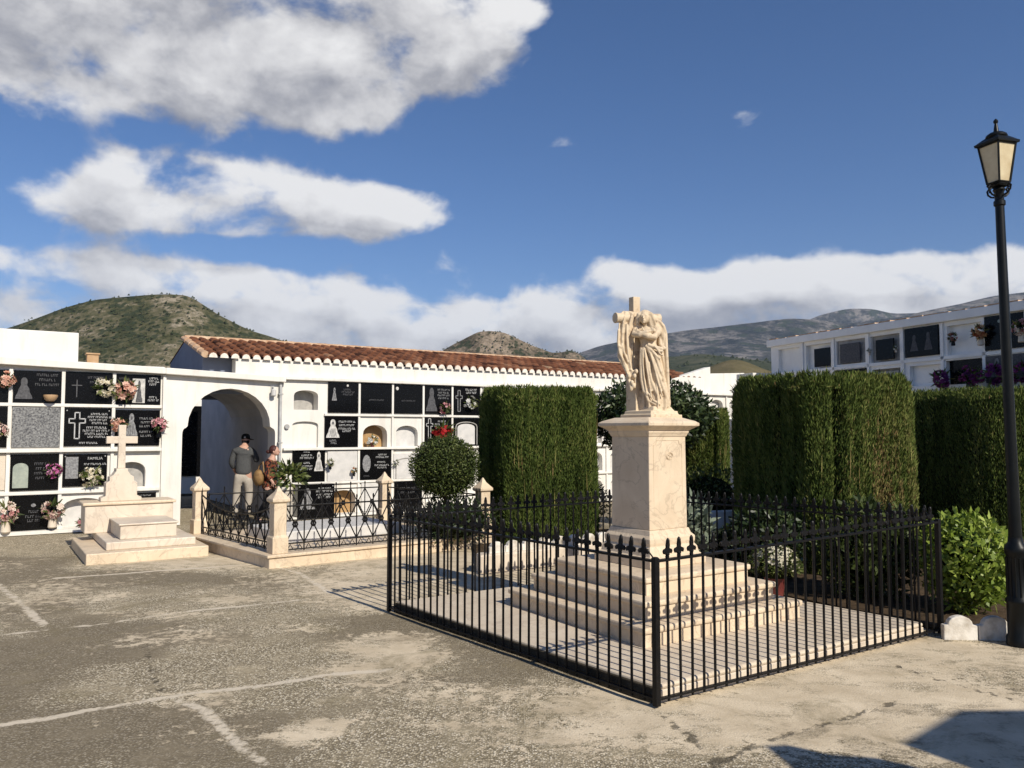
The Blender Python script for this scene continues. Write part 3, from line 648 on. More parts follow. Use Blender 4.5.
gate_wall(0.0, 0.45).build('front_wall', 'white', aw)
mb = MB()
mb.add([(0, -.13, 2.59), (W_ + .02, -.13, 2.52), (W_ + .02, .5, 2.52), (0, .5, 2.59), (0, -.13, 2.70), (W_ + .02, -.13, 2.625), (W_ + .02, .5, 2.625), (0, .5, 2.70)],
       [(0, 3, 2, 1), (4, 5, 6, 7), (0, 1, 5, 4), (1, 2, 6, 5), (2, 3, 7, 6), (3, 0, 4, 7)])
mb.build('cornice', 'white', aw, bevel=0.012)
# passage: right and left inner walls, barrel vault
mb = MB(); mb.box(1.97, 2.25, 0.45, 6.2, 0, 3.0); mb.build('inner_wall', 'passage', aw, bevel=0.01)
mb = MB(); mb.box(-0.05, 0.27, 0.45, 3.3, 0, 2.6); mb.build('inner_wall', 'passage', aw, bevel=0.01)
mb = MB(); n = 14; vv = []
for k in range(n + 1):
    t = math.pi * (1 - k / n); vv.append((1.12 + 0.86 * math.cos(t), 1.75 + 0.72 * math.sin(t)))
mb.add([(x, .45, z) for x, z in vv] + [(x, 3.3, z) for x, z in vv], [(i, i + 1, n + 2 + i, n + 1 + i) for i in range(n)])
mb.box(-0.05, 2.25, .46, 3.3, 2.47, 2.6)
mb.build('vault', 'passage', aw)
# wall beyond the passage, with dark slabs
fw = thing('niche_wall', 'shaded niche wall glimpsed through the left edge of the arch', 'niche wall', (*wall_pt(-1.2, 7.4), 0), TH)
niche_block(fw, [-2.0, 0, 0.8, 1.6, 2.4, 9.0], [0, 0.42, 1.05, 1.7, 2.3, 2.7], {}, 2.7, 1.0)
dk = MB()
for i in range(3):
    for j in range(3): dk.box(0.03 + .8 * i, .77 + .8 * i, -0.03, -0.002, 0.45 + .63 * j, 1.02 + .63 * j)
dk.box(-1.9, -0.03, -.03, -.002, .45, 2.28); dk.box(2.43, 8.9, -.03, -.002, .45, 2.28)
dk.build('niche_slab', 'granite', fw)
# pipe, wall lamp, box
mb = MB(); mb.tube([(3.125, -0.05, 0.1), (3.125, -0.05, 2.45), (3.125, 0.0, 2.53)], 0.026, 10)
for z in (.5, 1.4, 2.3): mb.box(3.085, 3.165, -.08, -.002, z - .012, z + .012)
tag(mb.build('drain_pipe', 'pipe', None, smooth='auto', loc=(*WP, 0), rotz=TH), 'grey metal drainpipe running down the joint right of the arch', 'drainpipe')
wl = thing('wall_lamp', 'small metal wall lamp high beside the drainpipe, right of the arch', 'wall lamp', (*wall_pt(2.98, -0.002), 2.42), TH)
mb = MB(); mb.box(-.025, .025, -.02, 0, -.11, .03); mb.tube([(0, -.02, 0), (0, -.07, .01), (0.0, -.09, -.04)], .008, 6); mb.build('bracket', 'pipe', wl)
mb = MB(); mb.lathe([(.02, -.03), (.045, -.05), (.045, -.15), (.02, -.17)], 10, (0, -.09, 0)); mb.build('lamp_shade', 'paleslab', wl)
mb = MB(); mb.tube([(3.26, -.045, 1.70), (3.26, -.001, 1.70)], .045, 12)
tag(mb.build('junction_box', 'pipe', None, smooth='auto', loc=(*WP, 0), rotz=TH), 'small round grey box on the white wall right of the drainpipe', 'junction box')

# --- right block
nr = thing('niche_wall', 'long white wall of burial niches below the tiled roof, right of the archway', 'niche wall', (*WP, 0), TH)
XR = [3.18, 4.02, 4.69, 5.405, 6.095, 6.775, 7.48, 8.2, 8.9, 9.6, 10.3, 11.0, 11.7, 12.4, 13.1, 13.8, 14.5, 15.2, 15.9, 16.6]
ZR = [-0.05, 0.62, 1.27, 1.92, 2.60]
nch = {(0, 3): (arch_pts(3.39, 3.86, 2.02, 2.39, .11), .26, 'plaster_grey'), (0, 2): (arch_pts(3.37, 3.87, 1.31, 1.80, .07), .07, 'white'),
       (2, 2): (arch_pts(4.78, 5.30, 1.30, 1.74, .20), .24, 'plaster_ochre'), (3, 2): (arch_pts(5.49, 5.98, 1.31, 1.73, .16), .13, 'paleslab'),
       (1, 0): (arch_pts(4.14, 4.64, 0.03, 0.48, .13), .22, 'plaster_ochre')}
for i in range(7, 19):
    for j in range(4):
        nch[(i, j)] = (arch_pts(XR[i] + .12, XR[i + 1] - .12, ZR[j] + .07, ZR[j + 1] - .14, .16), .14, 'paleslab')
niche_block(nr, XR, ZR, nch, 2.60, 2.4)
mb = MB()
for x in XR[2:]: mb.box(x - 0.022, x + 0.022, -0.035, -0.001, -0.05, 2.575)
mb.build('rib', 'white', nr, bevel=0.005)
mb = MB()
for z, pr in ((0.635, .05), (1.28, .075), (1.93, .05)): mb.box(3.98 if z > 1.5 else 3.19, 16.6, -pr, -0.002, z - 0.022, z + 0.022)
mb.box(3.19, 16.6, -.30, -.002, -.05, .04)
mb.build('ledge', 'white', nr, bevel=0.005)
mb = MB(); mb.box(3.21, 16.6, -.085, .3, 2.575, 2.635); mb.build('cornice', 'white', nr, bevel=0.01)

# --- the roofed building behind it
tb = thing('tiled_building', 'white building with a long red barrel tiled roof behind the niche wall', 'building', (*WP, 0), TH)
mb = MB()
mb.box(2.32, 14.6, .035, .30, 2.62, 2.93); mb.build('fascia_wall', 'white', tb, bevel=0.008)
G0 = 1.82; EV, EZ, RV, RZ, BV, BZ = .05, 2.95, 1.9, 3.42, 3.35, 3.05
mb = MB(); mb.add([(G0, .35, 2.3), (G0, BV, 2.3), (G0, BV, BZ), (G0, RV, RZ - .02), (G0, .35, EZ + .06), (14.4, .35, 2.3), (14.4, BV, 2.3), (14.4, BV, BZ), (14.4, RV, RZ - .02), (14.4, .35, EZ + .06)],
                  [(0, 4, 3, 2, 1), (5, 6, 7, 8, 9), (1, 2, 7, 6), (0, 5, 9, 4)])
mb.build('gable_wall', 'gable', tb)
mb = MB(); mb.add([(12.7, .0, 2.82), (14.62, 0, 3.33), (14.62, .22, 3.33), (12.7, .22, 2.82), (12.7, 0, 2.64), (14.62, 0, 2.64), (14.62, .22, 2.64), (12.7, .22, 2.64)],
                  [(4, 5, 1, 0), (0, 1, 2, 3), (5, 6, 2, 1), (7, 4, 0, 3), (6, 7, 3, 2)])
mb.build('raking_parapet', 'white', tb, bevel=0.01)
mb = MB(); mb2 = MB(); pitch_ = .192; ncol = int((14.35 - G0) / pitch_)
sl = math.hypot(RV - EV, RZ - EZ); dv, dz = (RV - EV) / sl, (RZ - EZ) / sl
for c in range(ncol):
    xc = G0 + pitch_ * (c + .5); nt_ = 6; L = sl / nt_
    for t in range(nt_):
        l0 = t * L - .03; l1 = (t + 1) * L + .02; r0 = .074 + rng.normal(0, .003); r1 = .060
        va = float(np.clip(.42 + rng.normal(0, .17) + (.18 if rng.random() < .1 else 0), 0, 1)); n = 7; vs = []
        jx = rng.normal(0, .006); lift = .018 * 1
        for (l, r, up) in ((l0, r0, .034), (l1, r1, .012)):
            for k in range(n):
                a = math.pi * k / (n - 1)
                vs.append((xc + jx + r * math.cos(a), EV + dv * l - dz * (r * math.sin(a) * 1.05 + up), EZ + dz * l + dv * (r * math.sin(a) * 1.05 + up)))
        mb.add(vs, [(k, k + 1, n + k + 1, n + k) for k in range(n - 1)] + [tuple(range(n - 1, -1, -1))], va)
    n = 7
    vs = [(xc + .072 * math.cos(math.pi * k / (n - 1)), EV - .075, EZ - .025 + .088 * math.sin(math.pi * k / (n - 1))) for k in range(n)]
    if xc < 12.75: mb2.add(vs + [(x, y + .03, z) for x, y, z in vs], [tuple(range(n - 1, -1, -1))] + [(k, k + 1, n + k + 1, n + k) for k in range(n - 1)])
mb.add([(G0 - .01, EV, EZ), (14.35, EV, EZ), (14.35, RV, RZ), (G0 - .01, RV, RZ)], [(0, 1, 2, 3)], .05)
mb.add([(G0 - .01, BV + .1, BZ), (14.35, BV + .1, BZ), (14.35, RV, RZ), (G0 - .01, RV, RZ)], [(3, 2, 1, 0)], .3)
rf = mb.build('tile_roof', 'tile', tb)
mb2.build('eave_mortar', 'mortar', rf)
mb = MB()
for k in range(int((14.35 - G0) / .36)):
    x = G0 + .36 * k; mb.tube([(x - .02, RV, RZ + .03), (x + .37, RV, RZ + .045)], [.085, .075], 10, .8, .75)
mb.build('ridge_tile', 'ridge', rf, smooth='auto')
mb = MB()
for k in range(5):
    l0 = sl * k / 5; l1 = sl * (k + 1.08) / 5
    mb.tube([(G0 - .02, EV + dv * l0, EZ + dz * l0 + .03), (G0 - .02, EV + dv * l1, EZ + dz * l1 + .02)], [.075, .065], 9, .8, .8)
mb.build('verge_tile', 'ridge', rf, smooth='auto')
# far white walls behind
mb = MB(); mb.add([(14.7, 3.0, 0), (19.5, 3.0, 0), (19.5, 3.0, 3.55), (14.7, 3.0, 3.30), (14.7, 4.2, 0), (19.5, 4.2, 0), (19.5, 4.2, 3.55), (14.7, 4.2, 3.30)],
                  [(0, 1, 2, 3), (3, 2, 6, 7), (0, 3, 7, 4), (1, 5, 6, 2), (4, 7, 6, 5)])
tag(mb.build('courtyard_wall', 'white', None, bevel=.01, loc=(*WP, 0), rotz=TH), 'pale plain wall with rising top, far behind the clipped trees at centre right', 'wall')

# --- far right block, in shade
P2 = (6.16, 19.1); TH2 = R(-68)
nf = thing('niche_wall', 'tall grey shaded wall of burial niches rising above the hedges at right', 'niche wall', (*P2, 0), TH2)
XF = [0.08, 1.14, 2.08, 3.03, 3.88, 4.76, 5.60, 6.36, 7.2, 8.0]; ZF = [-.05, .75, 1.2, 1.82, 2.42, 2.98, 3.62]
sqo = lambda a, b, c, d: [(a, c), (a, d - 1e-4), (b, d - 1e-4), (b, c)]
def sq_pts(a, b, c, d): return [(a, c), (a, d), (b, d), (b, c)]
nfd = {(0, 5): (sq_pts(.33, 1.04, 3.0, 3.54), .10, 'white_lifted'), (1, 5): (sq_pts(1.24, 1.99, 3.0, 3.54), .12, 'white_lifted'), (2, 5): (sq_pts(2.15, 2.94, 3.03, 3.54), .05, 'plaster_grey'),
       (3, 5): (sq_pts(3.08, 3.80, 3.0, 3.54), .08, 'plaster_grey'), (5, 5): (sq_pts(4.86, 5.54, 3.0, 3.54), .10, 'white_lifted'), (4, 4): (sq_pts(4.02, 4.70, 2.47, 2.86), .10, 'white_lifted'),
       (5, 4): (sq_pts(4.82, 5.54, 2.46, 2.90), .10, 'granite'), (3, 4): (sq_pts(3.12, 3.8, 2.46, 2.86), .12, 'plaster_grey')}
M['white_lifted'] = plain('lifted_white_paint', (0.88, 0.865, 0.83), (0.80, 0.785, 0.75), 0.85, 0.15, 3.0, 0.2)  # wall white made paler to brighten the shaded far wall
niche_block(nf, XF, ZF, nfd, 3.62, 2.2, 'white_lifted')
mb = MB(); mb.box(0.02, 8.05, -.09, 2.3, 3.62, 3.78); mb.build('cornice', 'white_lifted', nf, bevel=.012)
mb = MB()
for k in range(24):
    x = .1 + k * .33 + rng.normal(0, .04); mb.box(x, x + .27, -.085, .2, 3.775, 3.79 + .015 * rng.random())
mb.build('coping', 'ridge', nf)
mb = MB()
for x in XF[1:-1]: mb.box(x - .03, x + .03, -.03, -.001, -.05, 3.61)
mb.box(.08, 8, -.03, -.002, 2.93, 2.99)
mb.build('rib', 'white_lifted', nf)
# far low white block behind the hedges on the right
mb = MB(); mb.box(-.6, .02, -.5, 1.5, 0, 3.0)
tag(mb.build('courtyard_wall', 'white', None, bevel=.01, loc=(*P2, 0), rotz=TH2), 'low white wall end just left of the tall grey niche wall', 'wall')

# ------------------------------------------------------------------ plaques
GP = 'memorial plaques closing the burial niches'
def letter_lines(mb, x0, x1, zs, h, y, align='c', seed=0):
    rr = random.Random(seed)
    for z, wf in zs:
        w = (x1 - x0) * wf; cx = (x0 + x1) / 2
        a = cx - w / 2 if align == 'c' else x0
        x = a
        while x < a + w - h * .3:
            word = rr.randint(3, 8)
            for k in range(word):
                if x > a + w: break
                cw = h * rr.uniform(.38, .62); hh = h * rr.uniform(.85, 1.0)
                mb.box(x, x + cw * .35, y - .002, y, z, z + hh)
                top = rr.random() < .65
                mb.box(x + cw * .35, x + cw, y - .002, y, z + (hh * .78 if top else 0), z + (hh if top else hh * .25))
                x += cw + h * .16
            x += h * .4
def cross_out(mb, cx, z0, w, h, t, y, hollow=True):
    a = t / 2; zc = z0 + h * .68
    if not hollow:
        mb.box(cx - a, cx + a, y - .003, y, z0, z0 + h); mb.box(cx - w / 2, cx - a, y - .003, y, zc - a, zc + a); mb.box(cx + a, cx + w / 2, y - .003, y, zc - a, zc + a); return
    o = [(cx - a, z0), (cx + a, z0), (cx + a, zc - a), (cx + w / 2, zc - a), (cx + w / 2, zc + a), (cx + a, zc + a), (cx + a, z0 + h), (cx - a, z0 + h), (cx - a, zc + a), (cx - w / 2, zc + a), (cx - w / 2, zc - a), (cx - a, zc - a)]
    s = t * .13
    for p, q in zip(o, o[1:] + o[:1]):
        mb.box(min(p[0], q[0]) - s, max(p[0], q[0]) + s, y - .003, y, min(p[1], q[1]) - s, max(p[1], q[1]) + s)
def figure_out(mb, cx, z0, w, h, y):
    """bust of a praying figure: head with halo, shoulders widening to the hem"""
    pr = [(-.50, 0), (.50, 0), (.46, .14), (.34, .30), (.30, .48), (.20, .60), (.17, .66), (.20, .78), (.17, .92), (.07, 1.0), (-.07, 1.0), (-.17, .92), (-.20, .78), (-.17, .66), (-.22, .58), (-.30, .46), (-.36, .28), (-.47, .12)]
    mb.plate([(cx + a * w, z0 + b * h) for a, b in pr], y - .004, y)
def figure_detail(mb, cx, z0, w, h, y):
    mb.plate([(cx + .08 * w * math.cos(t), z0 + h * .80 + .085 * h * math.sin(t)) for t in np.linspace(0, 2 * math.pi, 9)[:-1]], y - .007, y - .003)
    for a in (-.24, -.08, .10, .26): mb.plate([(cx + a * w - .02 * w, z0 + .06 * h), (cx + a * w + .02 * w, z0 + .06 * h), (cx + a * .5 * w + .015 * w, z0 + .5 * h), (cx + a * .5 * w - .015 * w, z0 + .5 * h)], y - .006, y - .003)
def plaque(label, x0, x1, z0, z1, mat='granite', design=(), base=(WP, TH), y=-.03, seed=0, name='memorial_plaque', cat='plaque'):
    c, s = math.cos(base[1]), math.sin(base[1]); xm = (x0 + x1) / 2
    t = thing(name, label, cat, (base[0][0] + c * xm, base[0][1] + s * xm, z0), base[1], GP)
    w, h = x1 - x0, z1 - z0
    m = MB(); m.box(-w / 2, w / 2, y, -.0015, 0, h); m.build('slab', mat, t, bevel=.004)
    groups = {}
    for d in design:
        kind = d[0]; mm = d[-1]
        part = {'text': 'lettering', 'cross': 'cross', 'solidcross': 'cross', 'figure': 'figure', 'panel': 'relief_panel', 'archpanel': 'relief_panel', 'stud': 'stud', 'arch': 'arch_frame', 'oval': 'portrait', 'statue': 'statuette'}[kind]
        b = MB(); yy = y - .0005
        if kind == 'text':
            for li, (z, f) in enumerate(d[3]):
                b = MB(); letter_lines(b, d[1] * w - w / 2, d[2] * w - w / 2, [(z * h, f)], d[4] * h, yy, seed=seed * 7 + li + len(groups)); b.build(part, mm, t)
            groups[part] = len(groups); continue
        elif kind == 'XX': letter_lines(b, d[1] * w - w / 2, d[2] * w - w / 2, [(z * h, f) for z, f in d[3]], d[4] * h, yy, seed=seed + len(groups))
        elif kind == 'cross': cross_out(b, d[1] * w - w / 2, d[2] * h, d[3] * w, d[4] * h, d[5] * w, yy)
        elif kind == 'solidcross': cross_out(b, d[1] * w - w / 2, d[2] * h, d[3] * w, d[4] * h, d[5] * w, yy, False)
        elif kind == 'figure': figure_out(b, d[1] * w - w / 2, d[2] * h, d[3] * w, d[4] * h, yy)
        elif kind == 'statue': figure_out(b, d[1] * w - w / 2, d[2] * h, d[3] * w, d[4] * h, yy - .006)
        elif kind == 'panel': b.box((d[1] - .5) * w, (d[2] - .5) * w, yy - .005, yy, d[3] * h, d[4] * h)
        elif kind == 'archpanel':
            op = arch_pts((d[1] - .5) * w, (d[2] - .5) * w, d[3] * h, d[4] * h, d[5] * h); b.plate([op[0]] + [op[-1]] + list(reversed(op[1:-1])), yy - .006, yy)
        elif kind == 'oval': b.plate([((d[1] - .5) * w + d[3] * w * math.cos(a), d[2] * h + d[4] * h * math.sin(a)) for a in np.linspace(0, 2 * math.pi, 15)[:-1]], yy - .006, yy)
        elif kind == 'stud':
            for (a, z) in d[1]: b.ball(((a - .5) * w, yy, z * h), .012, 8, 5)
        elif kind == 'arch':
            op = arch_pts((d[1] - .5) * w, (d[2] - .5) * w, d[3] * h, d[4] * h, d[5] * h); b.tube([(p[0], yy - .004, p[1]) for p in op], d[6], 6)
        o = b.build(part, mm, t)
        if kind in ('figure',):
            b2 = MB(); figure_detail(b2, d[1] * w - w / 2, d[2] * h, d[3] * w, d[4] * h, yy); b2.build('robe_line', 'etch_dim', o)
        groups[part] = 1
    return t
T = lambda a, b, ls, h, m='letter': ('text', a, b, ls, h, m)
def lines(z0, n, step, fr): return [(z0 - step * k, fr[k % len(fr)]) for k in range(n)]
ST = ('stud', ((.05, .93), (.95, .93)), 'pipe')
# left wall
plaque('black plaque at the left picture edge, upper row, behind a peach bouquet', -1.84, -1.15, 2.06, 2.57, seed=1, design=(T(.1, .6, lines(.8, 3, .14, (.8, .6)), .07, 'letter_dim'),))
plaque('black plaque at the left picture edge, second row down', -1.84, -1.15, 1.36, 1.99, seed=2, design=(T(.1, .6, lines(.8, 3, .14, (.8, .6)), .07, 'letter_dim'),))
plaque('plain white slab at the left picture edge, third row down', -1.84, -1.15, .70, 1.26, 'marble_pale', seed=3)
plaque('black plaque with a grey robed figure and a tan bowl, top row, left wall', -1.085, -.43, 2.06, 2.57, seed=4, design=(('figure', .22, .12, .36, .66, 'etch_dim'), T(.42, .98, lines(.84, 3, .15, (.8, .6, .9)), .08, 'letter_dim')))
plaque('speckled grey granite slab without lettering, second row, left wall', -1.085, -.43, 1.36, 1.99, 'granite_speck', seed=5)
plaque('black plaque with a thin dim cross beside white lilies, top row, left wall', -.37, .31, 2.06, 2.58, seed=6, design=(('solidcross', .24, .2, .22, .55, .022, 'etch_dim'), T(.42, .9, lines(.8, 2, .15, (.8, .6)), .07, 'letter_dim')))
plaque('black plaque with a large outlined white cross and lettering, left wall', -.37, .31, 1.37, 1.99, seed=7, design=(('cross', .27, .2, .34, .68, .10, 'letter'), T(.48, 1.0, [(.82, .7), (.74, .95), (.66, .8), (.58, .6)], .055), T(.38, .98, [(.46, .7), (.38, .95), (.30, .8), (.22, .6)], .055), T(.3, .75, [(.06, .9)], .05), ST))
plaque('black plaque with a dark statuette on a white panel, top right of left wall', .37, 1.06, 2.06, 2.57, seed=8, design=(('panel', .36, .64, .06, .86, 'relief'), ('statue', .51, .08, .15, .72, 'etch_dim'), T(.70, .96, [(.85, .7), (.75, .9), (.65, .7)], .07), T(.70, .96, [(.22, .7), (.12, .9)], .07), T(.05, .33, lines(.82, 2, .12, (.9, .7)), .06, 'letter_dim')))
plaque('black plaque with a grey figure between two peach bouquets, left wall', .37, 1.06, 1.37, 1.97, seed=9, design=(('figure', .36, .28, .28, .62, 'etch'), T(.52, .85, lines(.74, 3, .11, (.9, .7)), .06, 'etch'), T(.52, .85, lines(.36, 2, .11, (.9, .7)), .06, 'etch')))
plaque('black plaque with a green grey arched stone and magenta flowers, left wall', -1.085, -.43, .68, 1.25, seed=10, design=(('archpanel', .05, .37, .08, .76, .16, 'greenstone'), T(.46, .78, lines(.70, 4, .13, (.8, .6)), .07, 'letter_dim')))
fam = plaque('black plaque with a pale cross panel and family name above white flowers', -.37, .27, .72, 1.24, seed=11, design=(('panel', .06, .34, .25, .92, 'etch'), ('solidcross', .2, .3, .2, .58, .03, 'granite'), T(.46, .98, [(.66, .95), (.52, .6)], .06), ST))
plaque('large black plaque between two flower vases, bottom row of the left wall', -1.085, -.43, .06, .60, seed=12, design=(T(.3, .72, [(.5, .5), (.36, .8), (.24, .6)], .08, 'letter_dim'), ('oval', .5, .72, .05, .05, 'etch')))
plaque('small dark plaque beside the stone cross, bottom right of the left wall', .62, 1.03, .42, .585, seed=13, design=(T(.1, .9, [(.62, .9), (.3, .7)], .16, 'etch'),))
cu = bpy.data.curves.new('lettering', 'FONT'); cu.body = 'FAMILIA'; cu.size = .062; cu.align_x = 'CENTER'; cu.extrude = .0015
tmp = bpy.data.objects.new('lettering', cu); COL.objects.link(tmp); bpy.context.view_layer.update()
me = bpy.data.meshes.new_from_object(tmp); bpy.data.objects.remove(tmp)
o = link('lettering', me, 'letter', fam); o.rotation_euler = (R(90), 0, 0); o.location = (.14, -.033, .43)
# right wall
plaque('black plaque with a small standing statuette and oval text, top row, right wall', 4.05, 4.66, 1.97, 2.56, seed=21, design=(('figure', .2, .4, .16, .42, 'etch'), T(.42, .88, [(.74, .6), (.66, .9), (.58, .7)], .06, 'etch_dim'), ('oval', .64, .9, .035, .04, 'relief')))
plaque('black plaque with a white praying figure, second row, right wall', 3.99, 4.66, 1.31, 1.915, seed=22, design=(('figure', .24, .30, .40, .58, 'relief'), T(.40, .92, [(.78, .95), (.67, .9), (.56, .95), (.48, .5)], .06), T(.14, .38, [(.18, .9), (.1, .6)], .06, 'etch')))
plaque('plain black plaque, third along the top row of the right wall', 4.72, 5.375, 1.97, 2.565, seed=23, design=(T(.2, .8, [(.42, .8)], .05, 'letter_dim'),))
plaque('plain black plaque with a white rosette in its upper corner', 5.435, 6.065, 1.97, 2.56, seed=24, design=(('oval', .1, .86, .05, .06, 'relief'), T(.2, .8, [(.42, .8)], .05, 'letter_dim')))
plaque('black plaque with a large grey figure above pink flowers, right wall', 6.125, 6.745, 1.97, 2.56, seed=25, design=(('figure', .25, .1, .42, .82, 'etch_dim'), T(.45, .95, lines(.84, 4, .10, (.9, .8)), .06, 'etch')))
plaque('black plaque with a grey cross and white flowers, top row near the hedge', 6.805, 7.45, 1.95, 2.565, seed=26, design=(('cross', .2, .14, .24, .72, .09, 'etch'), T(.42, .9, lines(.86, 2, .10, (.9, .8)), .07, 'letter')))
plaque('black plaque with an outlined cross above a mass of red flowers', 6.125, 6.745, 1.31, 1.91, seed=27, design=(('cross', .18, .28, .24, .66, .09, 'letter'), T(.36, .9, [(.82, .5), (.72, .9), (.64, .95), (.56, .8)], .06)))
plaque('black framed plaque with a pale arched panel near the tall hedge', 6.805, 7.45, 1.31, 1.89, seed=28, design=(('archpanel', .14, .8, .05, .80, .16, 'paleslab'), ('arch', .08, .88, .04, .86, .18, .012, 'plaster_grey')))
plaque('black plaque with white figure at its right, behind the green plant', 3.375, 4.005, .655, 1.30, seed=29, design=(('figure', .80, .32, .28, .56, 'relief'), T(.2, .66, [(.86, .4), (.76, .7), (.68, .9)], .055), T(.2, .66, [(.54, .4), (.44, .8), (.36, .9)], .055), ST))
plaque('pale grey marble slab between two small vases, third row, right wall', 4.055, 4.66, .66, 1.24, 'paleslab', seed=30)
plaque('black plaque with an oval portrait and lettering, third row, right wall', 4.72, 5.375, .65, 1.255, seed=31, design=(('oval', .2, .55, .13, .28, 'etch'), T(.45, .95, [(.80, .5), (.72, .8), (.56, .6), (.46, .95), (.38, .6)], .055), T(.1, .3, [(.12, .9)], .05, 'etch_dim')))
plaque('pale slab with an arched frame, left of the round bush', 5.435, 6.07, .66, 1.17, 'paleslab', seed=32, design=(('arch', .08, .92, .02, .82, .2, .012, 'plaster_grey'),))
plaque('black plaque with a praying figure, lowest on the right wall behind the railing', 3.385, 4.09, .0, .635, seed=33, y=-.32, design=(('figure', .26, .28, .42, .60, 'etch'), T(.48, .96, [(.84, .7), (.76, .95), (.66, .9), (.58, .7)], .055), ST))
plaque('dark plaque low on the wall left of the round bush', 5.46, 6.07, .05, .62, seed=34, design=(T(.1, .9, [(.7, .8), (.55, .7)], .07, 'letter_dim'),))
plaque('pale slab low on the wall behind the back marble post of the railed plot', 4.75, 5.36, .05, .60, 'paleslab', seed=35)
# far right wall
FB = (P2, TH2)
plaque('small dark plaque set deep in its niche, second along the far grey wall', 1.50, 1.985, 3.03, 3.44, base=FB, y=-.01, seed=41)
plaque('dark grey plaque in a framed niche with side vases, far grey wall', 3.24, 3.68, 3.04, 3.45, 'granite', base=FB, y=-.03, seed=42)
plaque('bluish dark panel in a framed niche, third along the far grey wall', 2.28, 2.82, 3.05, 3.46, 'etch_dim', base=FB, y=-.03, seed=43)
plaque('large black plaque with two faint figures, top of the far grey wall', 3.95, 4.70, 3.03, 3.59, base=FB, y=-.04, seed=44, design=(('figure', .3, .2, .24, .55, 'letter_dim'), ('figure', .72, .2, .24, .6, 'letter_dim')))
plaque('large black plaque behind the lamp post, top of the far grey wall', 5.63, 6.34, 3.01, 3.60, base=FB, y=-.04, seed=45, design=(('oval', .4, .82, .04, .05, 'greenstone'),))
plaque('black plaque at the right picture edge, top of the far grey wall', 6.42, 7.15, 3.01, 3.60, base=FB, y=-.04, seed=46)
plaque('dark plaque with a grey figure above purple flowers, right of lamp level', 5.63, 6.34, 2.45, 2.91, 'etch_dim', base=FB, y=-.04, seed=47, design=(('figure', .3, .2, .3, .7, 'etch'),))
plaque('dark plaque at the right picture edge above purple flowers', 6.42, 7.15, 2.45, 2.91, base=FB, y=-.04, seed=48)
plaque('dark plaque just above the hedge top, second row of the far grey wall', 2.12, 2.98, 2.46, 2.91, base=FB, y=-.04, seed=49)
plaque('grey slab just above the middle hedge, second row of the far grey wall', 3.14, 3.78, 2.46, 2.80, 'plaster_grey', base=FB, y=-.03, seed=50)

# ------------------------------------------------------------------ flowers
def bouquet(label, loc, r, cols, rotz=TH, n=22, flat=.7, name='flower_bouquet', vase=None, leaf='leaf_mid', group='flower bouquets on the graves', droop=0.0, nl=40):
    t = thing(name, label, 'flowers', loc, rotz, group)
    P = []; D = []; L = []; Wd = []; va = []; NR = []
    for i in range(n):
        d = rng.normal(size=3); d[1] = -abs(d[1]) * .9; d /= np.linalg.norm(d)
        c = d * r * (0.55 + .4 * rng.random()) * np.array([1, flat, 1 - droop * .3]); nrm = d + rng.normal(0, .25, 3); nrm /= np.linalg.norm(nrm)
        a = np.cross(nrm, [.3, .2, .9]); a /= np.linalg.norm(a); b = np.cross(nrm, a); k = rng.random() * 1.0; fr = r * (.26 + .16 * rng.random()) * min(1, (24 / n) ** .5)
        for ring, (mn, tilt, sc) in enumerate(((7, .35, 1.0), (5, 1.0, .7))):
            for q in range(mn):
                th = 2 * math.pi * (q + .5 * ring) / mn
                P.append(c); NR.append(nrm * 2); D.append(a * math.cos(th) + b * math.sin(th) + nrm * tilt); L.append(fr * sc); Wd.append(fr * sc * .85); va.append(np.clip(k + rng.normal(0, .12), 0, 1))
    link('blooms', leaf_mesh('blooms', np.array(P), np.array(D), np.array(L), np.array(Wd), np.array(va), nrm=np.array(NR)), 'fl_' + cols, t)
    P = rng.normal(size=(nl, 3)); P[:, 1] = -abs(P[:, 1]) * .5; P = norm(P)
    link('foliage', leaf_mesh('foliage', P * r * .3, P + rng.normal(0, .3, (nl, 3)), r * (.6 + .5 * rng.random(nl)), r * .22, rng.random(nl)), leaf, t)
    if vase:
        m = MB(); m.lathe([(r * .28, -r * 1.6), (r * .36, -r * 1.5), (r * .30, -r * .9), (r * .42, -r * .3), (r * .36, -r * .3)], 12); m.build('vase', vase, t, smooth='auto')
    return t
def wp3(s, v, z): p = wall_pt(s, v); return (p[0], p[1], z)
bouquet('peach bouquet hanging at the far left picture edge, top niche row', wp3(-1.18, -.10, 2.40), .13, 'peach')
bouquet('pink and white bouquet at the left picture edge, second niche row', wp3(-1.24, -.10, 1.62), .12, 'mixed')
bouquet('large cream lily bouquet on the top niche row of the left wall', wp3(.20, -.10, 2.33), .17, 'cream', n=24)
bouquet('large peach rose bouquet beside the cream lilies, left wall', wp3(.50, -.12, 2.30), .19, 'peach', n=26)
bouquet('peach bouquet left of the stone cross top, second niche row', wp3(.42, -.12, 1.72), .14, 'peach', droop=.4)
bouquet('coral bouquet in a vase at the right end of the left wall', wp3(1.03, -.12, 1.73), .14, 'pink', vase='granite')
bouquet('round magenta bouquet on the third niche row, left wall', wp3(-.50, -.10, 1.00), .125, 'magenta')
bouquet('mound of small white flowers below the family plaque', wp3(.04, -.10, .88), .17, 'cream', n=40, flat=.5)
bouquet('tall pink and white bouquet in a white vase, bottom row, farthest left', wp3(-1.12, -.18, .36), .19, 'mixed', n=30, vase='marble_pale')
bouquet('tall pink and white bouquet in a white vase, bottom row, second from left', wp3(-.50, -.18, .38), .18, 'mixed', n=30, vase='marble_pale')
